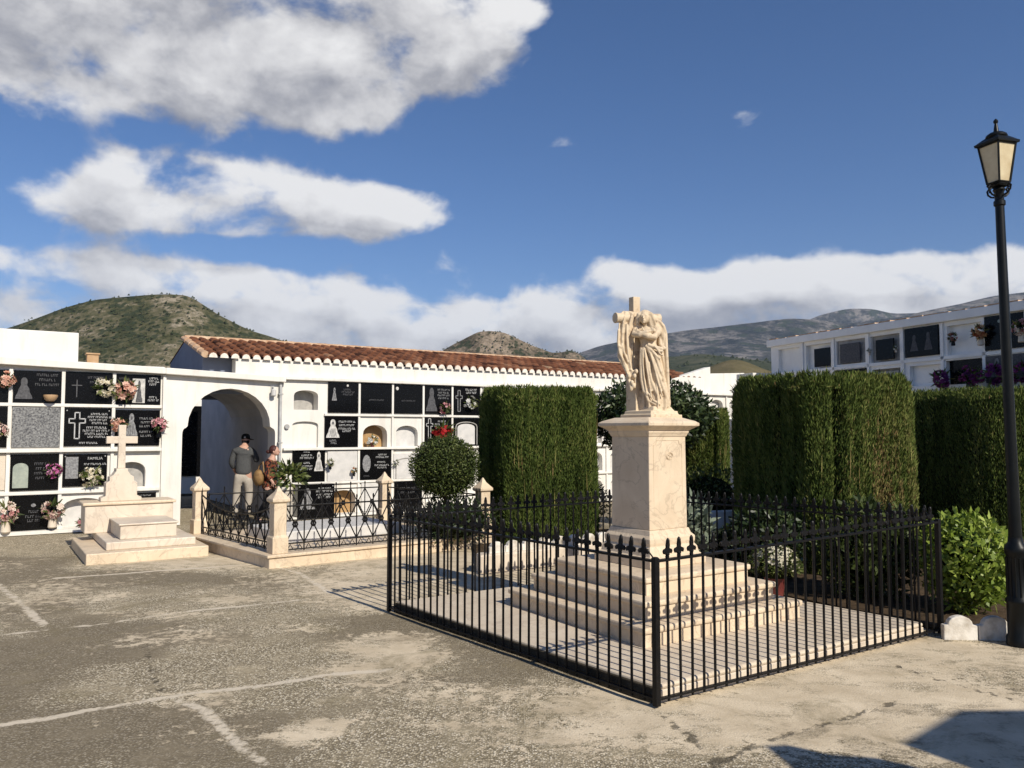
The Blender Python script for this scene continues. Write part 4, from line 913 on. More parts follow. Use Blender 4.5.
bouquet('low spray of pink and white flowers in the bottom arched niche', wp3(-.06, -.02, .13), .10, 'pink')
bouquet('pink flower bunch on the grey figure plaque, top row, right wall', wp3(6.56, -.09, 2.10), .13, 'pink', n=18)
bouquet('white flower bunch on the cross plaque near the tall hedge', wp3(7.17, -.09, 2.22), .15, 'white', n=14)
bouquet('broad mass of red flowers on the second row of the right wall', wp3(6.50, -.11, 1.60), .25, 'red', n=110, flat=.45, droop=1.4)
bouquet('red and white flower bowl inside the ochre arched niche', wp3(5.02, .08, 1.43), .12, 'white', n=16, vase='redpot')
bouquet('thin pale flowers in a dark vase left of the grey slab', wp3(4.08, -.10, 1.02), .08, 'cream', n=9, vase='granite')
bouquet('small dark vase with ochre sprigs right of the grey slab', wp3(4.56, -.10, .86), .07, 'autumn', n=6, vase='granite')
bouquet('small white flower sprig right of the oval portrait plaque', wp3(5.44, -.10, .98), .075, 'white', n=8)
bouquet('dry pink flower bunch behind the marble post by the hedge', (-.44, 12.6, .98), .20, 'dried', n=26, flat=1.0, vase='terracotta')
fr_ = lambda s, v, z: (P2[0] + math.cos(TH2) * s - math.sin(TH2) * v, P2[1] + math.sin(TH2) * s + math.cos(TH2) * v, z)
bouquet('dark dried bunch in an empty white niche of the far grey wall', fr_(5.02, -.05, 3.32), .10, 'dried', rotz=TH2, n=8, vase='granite')
bouquet('cream and brown bouquet left of the lamp post, far grey wall', fr_(5.62, -.13, 3.34), .15, 'autumn', rotz=TH2, vase='marble_pale')
bouquet('red and white bouquet right of the lamp post, far grey wall', fr_(6.36, -.13, 3.32), .15, 'mixed', rotz=TH2, vase='marble_pale')
for k, (s, lab) in enumerate(((4.86, 'purple flower clump under the empty niche, farthest left of the purple row'), (5.45, 'purple flower clump second from left in the purple row'), (5.85, 'purple flower clump just left of the lamp post, far grey wall'), (6.38, 'purple flower clump just right of the lamp post, far grey wall'), (6.85, 'purple flower clump at the right picture edge, far grey wall'))):
    bouquet(lab, fr_(s, -.16, 2.56), .20, 'purple', rotz=TH2, n=24, group='purple flowers on the far grey wall')
bouquet('tiny white vase flowers beside the framed dark niche', fr_(3.13, -.08, 3.25), .06, 'white', rotz=TH2, n=6, vase='marble_pale')
bouquet('tiny white vase flowers on the right of the framed dark niche', fr_(3.78, -.08, 3.25), .06, 'white', rotz=TH2, n=6, vase='marble_pale')
m = MB(); m.lathe([(.05, 0), (.085, .03), (.105, .08), (.10, .10), (.06, .10)], 14)
tag(m.build('offering_bowl', 'bowl', None, smooth='auto', loc=wp3(-.58, -.12, 2.09)), 'tan bowl standing at the foot of the robed figure plaque', 'bowl')

# ------------------------------------------------------------------ tomb with the stone cross
FL = gnd(85.7, 565)
ct = thing('cross_tomb', 'cream stepped tomb with a tall stone cross in front of the left niche wall', 'tomb', (FL[0], FL[1], 0), TH)
def sbox(nm, mat, x0, x1, y0, y1, z0, z1, par, bev=.012): m = MB(); m.box(x0, x1, y0, y1, z0, z1); return m.build(nm, mat, par, bevel=bev)
sbox('base_slab', 'marble', 0, 1.42, 0, 1.85, -.02, .125, ct)
sbox('step', 'marble_pale', .24, 1.30, .20, 1.84, .125, .225, ct)
sbox('tomb_box', 'marble_pale', .42, 1.10, .40, 1.30, .225, .40, ct)
sbox('tomb_lid', 'marble_pale', .40, 1.12, .38, 1.31, .40, .425, ct)
sbox('back_block', 'marble_pale', .10, 1.22, 1.30, 1.80, .225, .60, ct)
sbox('ledge', 'marble', .07, 1.25, 1.27, 1.83, .60, .64, ct)
pr = [(-.26, 0), (.26, 0), (.26, .05), (.20, .08), (.20, .28), (.155, .31), (.155, .37), (.11, .40), (.075, .46), (.075, .50), (-.075, .50), (-.075, .46), (-.11, .40), (-.155, .37), (-.155, .31), (-.20, .28), (-.20, .08), (-.26, .05)]
cx = .56
m = MB(); m.plate([(cx + a, .64 + b * .9) for a, b in pr], 1.42, 1.66); m.build('cross_base', 'marble_pale', ct, bevel=.008)
a = .05; w = .20; z0, z1, zc = 1.09, 1.70, 1.49
m = MB(); m.plate([(cx - a, z0), (cx + a, z0), (cx + a * .9, zc - a), (cx + w, zc - a * 1.05), (cx + w, zc + a), (cx + a * .9, zc + a), (cx + a, z1), (cx - a, z1), (cx - a * .9, zc + a), (cx - w, zc + a), (cx - w, zc - a * 1.05), (cx - a * .9, zc - a)], 1.49, 1.59); m.build('cross', 'marble_pale', ct, bevel=.008)

# ------------------------------------------------------------------ railed plot with marble posts
PA, PB, PC, PD = (-4.50, 11.60), (-2.82, 9.72), (-2.10, 13.25), (-.42, 11.55)
plot = thing('grave_railing', 'marble posted grave enclosure with black wrought iron railing panels beside the arch', 'railing', (*PB, 0), 0)
lp = lambda p, z=0: (p[0] - PB[0], p[1] - PB[1], z)
def off(p, c, d):
    v = Vector((p[0] - c[0], p[1] - c[1])); v *= (1 + d / v.length); return (c[0] + v.x - PB[0], c[1] + v.y - PB[1])
cen = ((PA[0] + PD[0]) / 2, (PA[1] + PD[1]) / 2)
m = MB(); m.prism([off(p, cen, .20) for p in (PB, PD, PC, PA)], -.03, .115); m.build('plinth', 'marble', plot, bevel=.01)
m = MB(); m.prism([off(p, cen, .24) for p in (PB, PD, PC, PA)], .115, .15); m.build('coping', 'marble', plot, bevel=.008)
for p in (PA, PB, PC, PD):
    e = math.atan2(PD[1] - PB[1], PD[0] - PB[0])
    m = MB(); hw = .078
    m.lathe([(hw + .02, .15), (hw + .02, .34), (hw, .36), (hw, .74), (hw + .004, .75), (hw + .03, .765), (hw + .03, .80), (hw * .5, .88), (.008, .945)], 4, lp(p))
    o = m.build('post', 'marble', plot, bevel=.006)
    # turn the square about the post's own axis
    me = o.data; R_ = Matrix.Rotation(e, 4, 'Z'); T_ = Matrix.Translation(lp(p)); me.transform(T_ @ R_ @ T_.inverted())
def rail_panel(p, q, sag, bays):
    m = MB(); a = Vector(lp(p)); b = Vector(lp(q)); d = (b - a); L = d.length; d.normalize(); a = a + d * .10; b = b - d * .10; L = (b - a).length
    P = lambda t, z: a + (b - a) * t + Vector((0, 0, z))
    top = lambda t: .70 - sag * (1 - (2 * t - 1) ** 2) ** 1.0
    zb = .25
    m.tube([P(t, top(t)) for t in np.linspace(0, 1, 13)], .011, 6)
    m.tube([P(0, zb), P(1, zb)], .010, 6); m.tube([P(0, .175), P(1, .175)], .009, 6)
    for k in range(bays + 1):
        t = k / bays; m.tube([P(t, .155), P(t, top(t) + .06)], .0085, 6); m.ball(P(t, top(t) + .08), (.012, .012, .03), 6, 5)
    for k in range(bays):
        t0, t1 = k / bays, (k + 1) / bays; tm = (t0 + t1) / 2; zt = top(tm); zm = (zb + zt) / 2
        m.tube([P(t0, zb), P(tm, zm), P(t1, zt - .005)], .008, 6); m.tube([P(t1, zb), P(tm, zm), P(t0, zt - .005)], .008, 6)
        c = P(tm, zm)
        for q8 in range(8):
            an = 2 * math.pi * q8 / 8; m.ball(c + d * (.028 * math.cos(an)) + Vector((0, 0, .028 * math.sin(an))), (.014, .014, .014), 6, 4)
        for sgn in (.25, .75):
            tt = t0 + (t1 - t0) * sgn; m.tube([P(tt - .3 * (t1 - t0) / 2, .178), P(tt, .235), P(tt + .3 * (t1 - t0) / 2, .178)], .006, 5)
    return m
rail_panel(PB, PD, .0, 12).build('iron_panel', 'iron', plot)
rail_panel(PA, PB, .17, 9).build('iron_panel', 'iron', plot)
rail_panel(PA, PC, .0, 11).build('iron_panel', 'iron', plot)
rail_panel(PC, PD, .0, 9).build('iron_panel', 'iron', plot)
# gravestone bed inside
sbox('grave_slab', 'paleslab', -.55, .55, -.9, .9, .15, .30, None, .01)
o = COL.objects['grave_slab']; o.location = (cen[0] - .2, cen[1] - .1, 0); o.rotation_euler = (0, 0, R(-50)); tag(o, 'low pale grave slab lying inside the iron railed plot', 'grave slab')

# ------------------------------------------------------------------ monument
MC = (1.165, 6.85)
mon = thing('monument', 'cream marble pedestal on three steps inside the black iron fence', 'monument', (*MC, 0), TH)
ic = lambda p, d: off2(p, (1.158, 6.87), d)
def off2(p, c, d):
    v = Vector((p[0] - c[0], p[1] - c[1])); v *= (1 + d / v.length); return (c[0] + v.x, c[1] + v.y)
m = MB(); Ri = Matrix.Rotation(-TH, 3, 'Z')
pp = []
for p in (CN, CR, CB, CL):
    q = off2(p, (1.158, 6.87), -.075); l = Ri @ Vector((q[0] - MC[0], q[1] - MC[1], 0)); pp.append((l.x, l.y))
# right edge stops short of the fence post
pp[1] = (pp[1][0] - .10, pp[1][1]); pp[2] = (pp[2][0] - .10, pp[2][1])
m.prism(pp, -.03, .06); m.build('platform', 'marble_pale', mon, bevel=.006)
m = MB(); m.prism(pp, .06, .095); o = m.build('platform_paving', 'pink_slab', mon, bevel=.016)
for i, (hh, z0, z1) in enumerate(((.87, .095, .235), (.725, .235, .375), (.585, .375, .512))):
    m = MB(); m.box(-hh + .02, hh - .02, -hh + .02, hh - .02, z0 - .002, z1 - .045); o = m.build('step', 'marble', mon, bevel=.004)
    m = MB(); m.box(-hh, hh, -hh, hh, z1 - .045, z1); m.build('tread', 'marble', o, bevel=.014)
m = MB(); m.lathe([(.33, .512), (.33, .575), (.29, .60), (.28, .65), (.262, .675), (.268, .70), (.268, .735), (.245, .76), (.232, .80)], 4); m.build('base_moulding', 'marble', mon, bevel=.004, rotz=R(2.5))
m = MB(); m.lathe([(.223, .80), (.219, 1.564)], 4); sh_ = m.build('shaft', 'marble', mon, bevel=.006, rotz=R(2.5))
m = MB(); m.lathe([(.224, 1.562), (.232, 1.582), (.240, 1.597), (.240, 1.612), (.270, 1.632), (.287, 1.644), (.303, 1.652), (.303, 1.676), (.28, 1.692), (.20, 1.722)], 4); m.build('cornice', 'marble', mon, bevel=.003, rotz=R(2.5))
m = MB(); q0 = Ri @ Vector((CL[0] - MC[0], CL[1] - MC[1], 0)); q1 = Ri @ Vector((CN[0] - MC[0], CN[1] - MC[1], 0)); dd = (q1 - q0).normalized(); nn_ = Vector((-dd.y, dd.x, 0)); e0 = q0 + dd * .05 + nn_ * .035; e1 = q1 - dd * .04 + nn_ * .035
m.prism([(e0.x, e0.y), (e1.x, e1.y), (e1.x + nn_.x * .025, e1.y + nn_.y * .025), (e0.x + nn_.x * .025, e0.y + nn_.y * .025)], -.03, .082); m.build('kerb_shade_strip', 'shadekerb', mon, bevel=.006)  # added dark strip, stands in for the shade on the left kerb face
# incised emblem and border on the sunny face
m = MB()
for r_ in (.042, .032):
    m.tube([(.02 + r_ * math.cos(a), -.2215, 1.40 + r_ * .75 * math.sin(a)) for a in np.linspace(0, 2 * math.pi, 17)], .003, 4, caps=False)
m.tube([(.02, -.2215, 1.375), (.02, -.2215, 1.43)], .003, 4); m.tube([(-.005, -.2215, 1.415), (.045, -.2215, 1.39)], .003, 4)
m.build('emblem', 'carved', sh_)
m = MB(); x = .17; zt, zb = 1.53, .86
path = [(-x, -.2208, zb), (-x, -.2208, zt - .04), (-x + .03, -.2208, zt - .03), (-x + .04, -.2208, zt), (x - .04, -.2208, zt), (x - .03, -.2208, zt - .03), (x, -.2208, zt - .04), (x, -.2208, zb), (-x, -.2208, zb)]
for a, b in zip(path, path[1:]): m.tube([a, b], .0022, 4)
m.build('incised_border', 'carved', sh_)

# ------------------------------------------------------------------ iron fence
fc = thing('iron_fence', 'black wrought iron fence with fleur finials around the stone monument', 'fence', (*CN, 0), 0)
lf = lambda p, z=0: Vector((p[0] - CN[0], p[1] - CN[1], z))
corners = [(CN, RH['N']), (CR, RH['R']), (CB, RH['B']), (CL, RH['L'])]
for (p, h) in corners:
    m = MB(); a = .0175; q = lf(p); e = TH
    m.lathe([(a, 0), (a, h + .012), (a * .6, h + .02)], 4, tuple(q)); o = m.build('corner_post', 'iron', fc)
    R_ = Matrix.Rotation(TH, 4, 'Z'); T_ = Matrix.Translation(q); o.data.transform(T_ @ R_ @ T_.inverted())
sides = [(corners[3], corners[0]), (corners[0], corners[1]), (corners[2], corners[3]), (corners[1], corners[2])]
# prototype picket: unit height bar + finial
m = MB(); m.tube([(0, 0, .012), (0, 0, .842)], .0085, 8); bar_me = m.mesh('picket')
bar_me.materials.append(M['iron'])
fl = [(-.008, 0), (.008, 0), (.013, .012), (.009, .024), (.016, .034), (.034, .030), (.040, .044), (.034, .058), (.022, .060), (.013, .066), (.015, .082), (.011, .100), (.006, .112), (0, .124),
      (-.006, .112), (-.011, .100), (-.015, .082), (-.013, .066), (-.022, .060), (-.034, .058), (-.040, .044), (-.034, .030), (-.016, .034), (-.009, .024), (-.013, .012)]
m = MB(); m.plate(fl, -.0055, .0055); m.ball((0, 0, .102), (.0125, .0115, .022), 8, 6); m.ball((0, 0, .028), (.016, .014, .010), 8, 5)
m.ball((.033, 0, .045), (.010, .009, .013), 6, 5); m.ball((-.033, 0, .045), (.010, .009, .013), 6, 5)
fin_me = m.mesh('finial'); fin_me.materials.append(M['iron'])
npk = 0; rest = []
for si, ((p, hp), (q, hq)) in enumerate(sides):
    a = lf(p); b = lf(q); L = (b - a).length; d = (b - a).normalized(); ang = math.atan2(d.y, d.x)
    m = MB()
    nrm = Vector((-d.y, d.x, 0))
    for (z0a, z0b, hgt, th) in ((hp - .012, hq - .012, .014, .016), (.03, .03, .012, .012)):
        v = []
        for e, z in ((a, z0a), (b, z0b)):
            for s in (-1, 1):
                for zz in (z, z + hgt): v.append(tuple(e + nrm * s * th + Vector((0, 0, zz))))
        m.add(v, [(0, 1, 3, 2), (4, 6, 7, 5), (0, 4, 5, 1), (2, 3, 7, 6), (1, 5, 7, 3), (0, 2, 6, 4)])
    m.build('rail', 'iron', fc)
    n = int(round(L / .0985))
    for k in range(1, n):
        t = k / n; pos = a + (b - a) * t; h = hp + (hq - hp) * t; sc = h / .842
        bend = rng.normal(0, .006)
        if npk < 100:
            o = bpy.data.objects.new('picket', bar_me); COL.objects.link(o); o.parent = fc; o.location = pos; o.scale = (1, 1, sc); o.rotation_euler = (0, bend, ang)
            f = bpy.data.objects.new('finial', fin_me); COL.objects.link(f); f.parent = o; f.location = (0, 0, .842); f.scale = (1, 1, 1 / sc); f.rotation_euler = (rng.normal(0, .05), 0, rng.normal(0, .12))
            npk += 1
        else: rest.append((pos, sc, ang))
m = MB()
for pos, sc, ang in rest:
    mt = Matrix.Translation(pos) @ Matrix.Rotation(ang, 4, 'Z')
    for me, off_ in ((bar_me, 0), (fin_me, .842 * sc)):
        vs = [mt @ Vector((v.co.x, v.co.y, v.co.z * (sc if me is bar_me else 1) + off_)) for v in me.vertices]
        m.add(vs, [tuple(pl.vertices) for pl in me.polygons])
o = m.build('pickets', 'iron', fc); o['kind'] = 'stuff'
# short diagonal stays from the corner posts
m = MB(); q = lf(CN, RH['N']); m.tube([q + Vector((0, 0, 0)), q + Vector((-.035, .03, .05))], .005, 5); m.build('stay', 'iron', fc)

# ------------------------------------------------------------------ statue
def remesh(mb, name, mat, parent, vox=.0055, sm=2):
    me = mb.mesh(name); o = bpy.data.objects.new(name, me); COL.objects.link(o)
    r = o.modifiers.new('r', 'REMESH'); r.mode = 'VOXEL'; r.voxel_size = vox
    s = o.modifiers.new('s', 'SMOOTH'); s.iterations = sm; s.factor = .5
    dg = bpy.context.evaluated_depsgraph_get(); dg.update()
    nm = bpy.data.meshes.new_from_object(o.evaluated_get(dg)); nm.name = name
    bpy.data.objects.remove(o); nm.materials.clear()
    return link(name, nm, mat, parent, smooth=True)
st = thing('statue', 'carved stone statue of a draped long haired woman embracing a cross', 'statue', (MC[0] + .026, MC[1] + .004, 1.717), R(-9.9))
K = .00156
def I(px, py, y=0.0): return Vector(((px - 277) * K, y, (735 - py) * K))    # carving sketch units -> metres
# base: slab and rock
m = MB(); Rb = Matrix.Rotation(R(43.4), 3, 'Z')
def rbox(mb, cx, cy, wx, wy, z0, z1, ang=45.0, tap=1.0):
    rm = Matrix.Rotation(R(ang), 3, 'Z'); vs = []
    for z, k in ((z0, 1), (z1, tap)):
        for sx, sy in ((-1, -1), (1, -1), (1, 1), (-1, 1)):
            p = rm @ Vector((sx * wx * k, sy * wy * k, 0)); vs.append((cx + p.x, cy + p.y, z))
    mb.add(vs, [(0, 3, 2, 1), (4, 5, 6, 7), (0, 1, 5, 4), (1, 2, 6, 5), (2, 3, 7, 6), (3, 0, 4, 7)])
rbox(m, 0, 0, .185, .185, -.01, .03); rbox(m, 0, .0, .165, .165, .03, .062, tap=.95)
rbox(m, .02, .02, .13, .13, .06, .10, tap=.8)
rbox(m, -.125, .03, .062, .062, .04, .40, tap=.97)
rbox(m, -.05, .02, .07, .06, .05, .24, tap=.8)
remesh(m, 'base', 'carved', st, .006, 1)
# cross
m = MB()
rbox(m, -.133, .045, .036, .036, .35, 1.055, 36); 
m.tube([I(92, 182, -.075), I(150, 180, -.02), I(230, 176, .06), I(330, 172, .15)], .043, 14)
m.tube([I(86, 182, -.08), I(94, 182, -.072)], .047, 14)
remesh(m, 'cross', 'carved', st, .005, 1)
# drapery hung over the arm of the cross
def fold_sheet(mb, rows, nth, yoff, thick=.02, amp=.012, freq=5, ph=0):
    """cloth with vertical folds: rows of (left px, right px, py)"""
    vs = []; n = nth
    for ri, (l, r, py) in enumerate(rows):
        for k in range(n):
            t = k / (n - 1); x = l + (r - l) * t
            dy = amp * math.sin(freq * math.pi * t + ph + ri * .12) * (0.5 + .5 * math.sin(math.pi * min(1, ri / 3)))
            vs.append(I(x, py, yoff(t, ri) + dy * 1.5))
    N = len(vs); b = [Vector((v.x, v.y + thick, v.z)) for v in vs]; fs = []
    R0 = len(rows)
    for i in range(R0 - 1):
        for k in range(n - 1):
            a, b1, c, d = i * n + k, i * n + k + 1, (i + 1) * n + k + 1, (i + 1) * n + k
            fs.append((a, d, c, b1)); fs.append((N + a, N + b1, N + c, N + d))
    for i in range(R0 - 1):
        fs.append((i * n, N + i * n, N + (i + 1) * n, (i + 1) * n)); fs.append((i * n + n - 1, (i + 1) * n + n - 1, N + (i + 1) * n + n - 1, N + i * n + n - 1))
    for k in range(n - 1):
        fs.append((k, k + 1, N + k + 1, N + k)); q = (R0 - 1) * n; fs.append((q + k, N + q + k, N + q + k + 1, q + k + 1))
    mb.add(vs + b, fs)
m = MB()
fold_sheet(m, [(120, 212, 150), (112, 206, 178), (106, 196, 215), (102, 188, 280), (100, 184, 345), (98, 178, 395), (112, 178, 430), (132, 180, 465), (146, 186, 500), (152, 190, 540), (160, 196, 565)], 15, lambda t, r: -.085 + .05 * t + (.025 if r == 0 else 0) , .03, .014, 5)
fold_sheet(m, [(125, 215, 146), (132, 216, 140), (150, 216, 150), (165, 210, 172)], 9, lambda t, r: -.05 + .07 * t, .06, .008, 4)
for pts, r in (([(106, 250), (102, 320), (112, 380), (140, 440), (158, 500), (170, 560)], .011), ([(150, 215), (150, 300), (156, 380), (170, 450), (184, 520)], .009), ([(128, 215), (124, 300), (134, 370), (155, 430)], .009),
               ([(100, 335), (118, 345), (125, 330)], .014), ([(150, 500), (160, 530), (175, 560), (188, 570), (196, 540), (190, 490)], .014), ([(165, 465), (185, 480), (200, 460), (196, 520)], .012)):
    m.tube([I(a, b, -.085 + .02 * (a - 100) / 60) for a, b in pts], r, 8)
for (a, b) in ((160, 505), (176, 540), (190, 505), (170, 575), (200, 480), (185, 560)): m.ball(I(a, b, -.08), (.018, .018, .022), 8, 6)
remesh(m, 'drapery', 'carved', st, .0055, 1)
# figure: robe, cloak, torso, arms, head
m = MB()
def loft(mb, secs, n=40):
    vs = []; fs = []
    for (px, py, y, rx, ry, amp, fq, ph) in secs:
        c = I(px, py, y)
        for k in range(n):
            t = 2 * math.pi * k / n; f = 1 + amp * math.sin(fq * t + ph) + amp * .5 * math.sin((fq * 2 + 1) * t + ph * 1.7)
            vs.append((c.x + rx * f * math.cos(t), c.y + ry * f * math.sin(t), c.z))
    for i in range(len(secs) - 1):
        for k in range(n): fs.append((i * n + k, (i + 1) * n + k, (i + 1) * n + (k + 1) % n, i * n + (k + 1) % n))
    fs.append(tuple(range(n))); fs.append(tuple(reversed(range((len(secs) - 1) * n, len(secs) * n))))
    mb.add(vs, fs)
loft(m, [(262, 232, .00, .045, .045, 0, 5, 0), (262, 250, .0, .082, .062, .01, 5, 0), (262, 285, .0, .078, .070, .02, 6, .3), (266, 325, -.005, .066, .066, .03, 7, .6), (272, 360, -.005, .075, .075, .08, 8, .9),
         (282, 420, .0, .088, .085, .10, 9, 1.1), (290, 500, .0, .096, .092, .11, 9, 1.3), (298, 580, .0, .106, .10, .115, 9, 1.5), (302, 650, .0, .114, .105, .12, 9, 1.6), (300, 690, .0, .112, .105, .08, 9, 1.6), (298, 712, 0, .118, .11, .06, 9, 1.6)])
# diagonal swept folds of the overskirt
for pts, r in (([(250, 340), (285, 370), (310, 400), (330, 415)], .016), ([(262, 335), (300, 350), (335, 360), (352, 352)], .018), ([(258, 345), (290, 420), (318, 500), (345, 580), (366, 660)], .015), ([(240, 350), (262, 440), (282, 540), (312, 610), (352, 660), (372, 672)], .014),
               ([(228, 350), (224, 430), (226, 520), (240, 590), (250, 600)], .014), ([(225, 400), (232, 480), (246, 540), (250, 585)], .011), ([(305, 400), (330, 480), (350, 560), (370, 640)], .014), ([(245, 590), (262, 640), (300, 660), (350, 680)], .013),
               ([(268, 430), (275, 520), (285, 590)], .010), ([(290, 440), (312, 540), (330, 600)], .010)):
    m.tube([I(a, b, -.088 - .012 * math.sin((a - 225) / 150 * math.pi) + (.05 if a > 345 else 0)) for a, b in pts], r, 8)
# cloak / wing mass at her left shoulder falling to the hem
def blade(pts, y0, th):
    mb = m; N = len(pts); vs = [I(a, b, y0) for a, b in pts] + [I(a, b, y0 + th) for a, b in pts]
    mb.add(vs, [tuple(reversed(range(N))), tuple(range(N, 2 * N))] + [(i, (i + 1) % N, N + (i + 1) % N, N + i) for i in range(N)])
blade([(262, 185), (300, 182), (330, 195), (350, 215), (363, 250), (366, 330), (370, 430), (373, 540), (374, 640), (376, 680), (300, 690), (262, 560), (258, 300)], .02, .07)
for pts, r in (([(300, 190), (330, 205), (348, 228), (360, 270), (362, 350), (366, 450), (370, 560), (372, 660)], .017), ([(310, 212), (335, 245), (345, 300), (346, 360)], .020), ([(316, 200), (322, 235), (330, 280), (332, 330), (345, 350)], .018),
               ([(345, 240), (352, 320), (350, 420), (358, 520)], .014), ([(335, 360), (350, 440), (360, 540), (366, 640)], .016)):
    m.tube([I(a, b, .0 + .01 * math.sin(b * .05)) for a, b in pts], r, 8)
# shoulders and arms crossed on the breast around the cross
for pts, rr_ in (([(300, 225, .0), (318, 262, -.045), (296, 296, -.095), (262, 290, -.115), (224, 272, -.105), (206, 262, -.075)], [.036, .034, .030, .026, .021, .019]),
                 ([(224, 226, .0), (198, 250, -.03), (190, 276, -.07), (222, 282, -.105), (258, 268, -.115), (282, 258, -.10)], [.034, .032, .028, .025, .020, .018])):
    m.tube([I(a, b, y) for a, b, y in pts], rr_, 12)
for (a, b, y, a2, b2) in ((284, 258, -.112, 1, -6), ):
    for k in range(4): m.tube([I(a - 2, b + 4 * k - 6, y), I(a + 14, b + 4 * k - 9, y - .004), I(a + 22, b + 4 * k - 4, y + .008)], [.0062, .0055, .0045], 6)
    m.tube([I(a, b - 8, y - .006), I(a + 9, b - 17, y)], [.006, .005], 6)
for k in range(4): m.tube([I(210, 254 + 5 * k, -.085), I(196, 252 + 5 * k, -.075), I(186, 256 + 5 * k, -.045)], [.0062, .0055, .0045], 6)
m.tube([I(208, 250, -.085), I(204, 238, -.08)], [.006, .005], 6)
m.ball(I(225, 215, .03), (.05, .04, .06), 12, 9)
for pts, r in (([(236, 360), (236, 440), (242, 520), (256, 610)], .007), ([(246, 360), (256, 460), (270, 560), (282, 630)], .007), ([(275, 380), (296, 460), (316, 540), (340, 620)], .007), ([(310, 360), (330, 390), (345, 396)], .008), ([(298, 345), (325, 372), (348, 376)], .008), ([(262, 600), (290, 640), (330, 664)], .007), ([(232, 235), (246, 262), (262, 268)], .007), ([(290, 228), (278, 250), (268, 262)], .007)):
    m.tube([I(a, b, -.100 - .012 * math.sin((a - 225) / 150 * math.pi) + (.02 if b < 300 else 0)) for a, b in pts], r, 6)
# neck and head, bowed to her right
m.tube([I(258, 236, .0), I(252, 212, -.02)], [.034, .028], 12)
hc = I(246, 183, -.045)
m.ball(hc, (.042, .048, .056), 18, 14)
m.ball(hc + Vector((-.004, -.022, -.026)), (.028, .026, .030), 12, 9)                       # jaw
m.tube([hc + Vector((-.006, -.047, .012)), hc + Vector((-.009, -.060, -.012)), hc + Vector((-.008, -.050, -.016))], [.005, .008, .006], 8)   # nose
for sx in (-1, 1):
    m.ball(hc + Vector((-.006 + sx * .018, -.043, .008)), (.008, .005, .005), 8, 6)
    m.tube([hc + Vector((-.006 + sx * .006, -.047, .018)), hc + Vector((-.006 + sx * .018, -.047, .021)), hc + Vector((-.006 + sx * .030, -.038, .015))], .0045, 6)
m.tube([hc + Vector((-.020, -.046, -.030)), hc + Vector((-.007, -.051, -.029)), hc + Vector((.006, -.046, -.030))], [.003, .0055, .003], 6)     # mouth
m.ball(hc + Vector((-.008, -.044, -.046)), (.011, .010, .009), 8, 6)
# hair: cap, parted locks to the shoulders
m.ball(hc + Vector((.004, .014, .016)), (.052, .050, .056), 16, 12)
for sx, pts in ((-1, [(236, 150), (216, 165), (206, 190), (204, 215), (196, 240)]), (-1, [(240, 148), (222, 168), (212, 200), (206, 230)]), (1, [(256, 148), (276, 165), (284, 195), (292, 225), (300, 255)]), (1, [(258, 146), (284, 165), (296, 195), (304, 225), (310, 250)]), (1, [(262, 150), (272, 180), (276, 210), (284, 240)])):
    m.tube([I(a, b, -.055 + .035 * abs(i - 1.0) * .3) for i, (a, b) in enumerate(pts)], [.012, .017, .017, .015, .010][:len(pts)], 8)
remesh(m, 'figure', 'carved', st, .0046, 1)

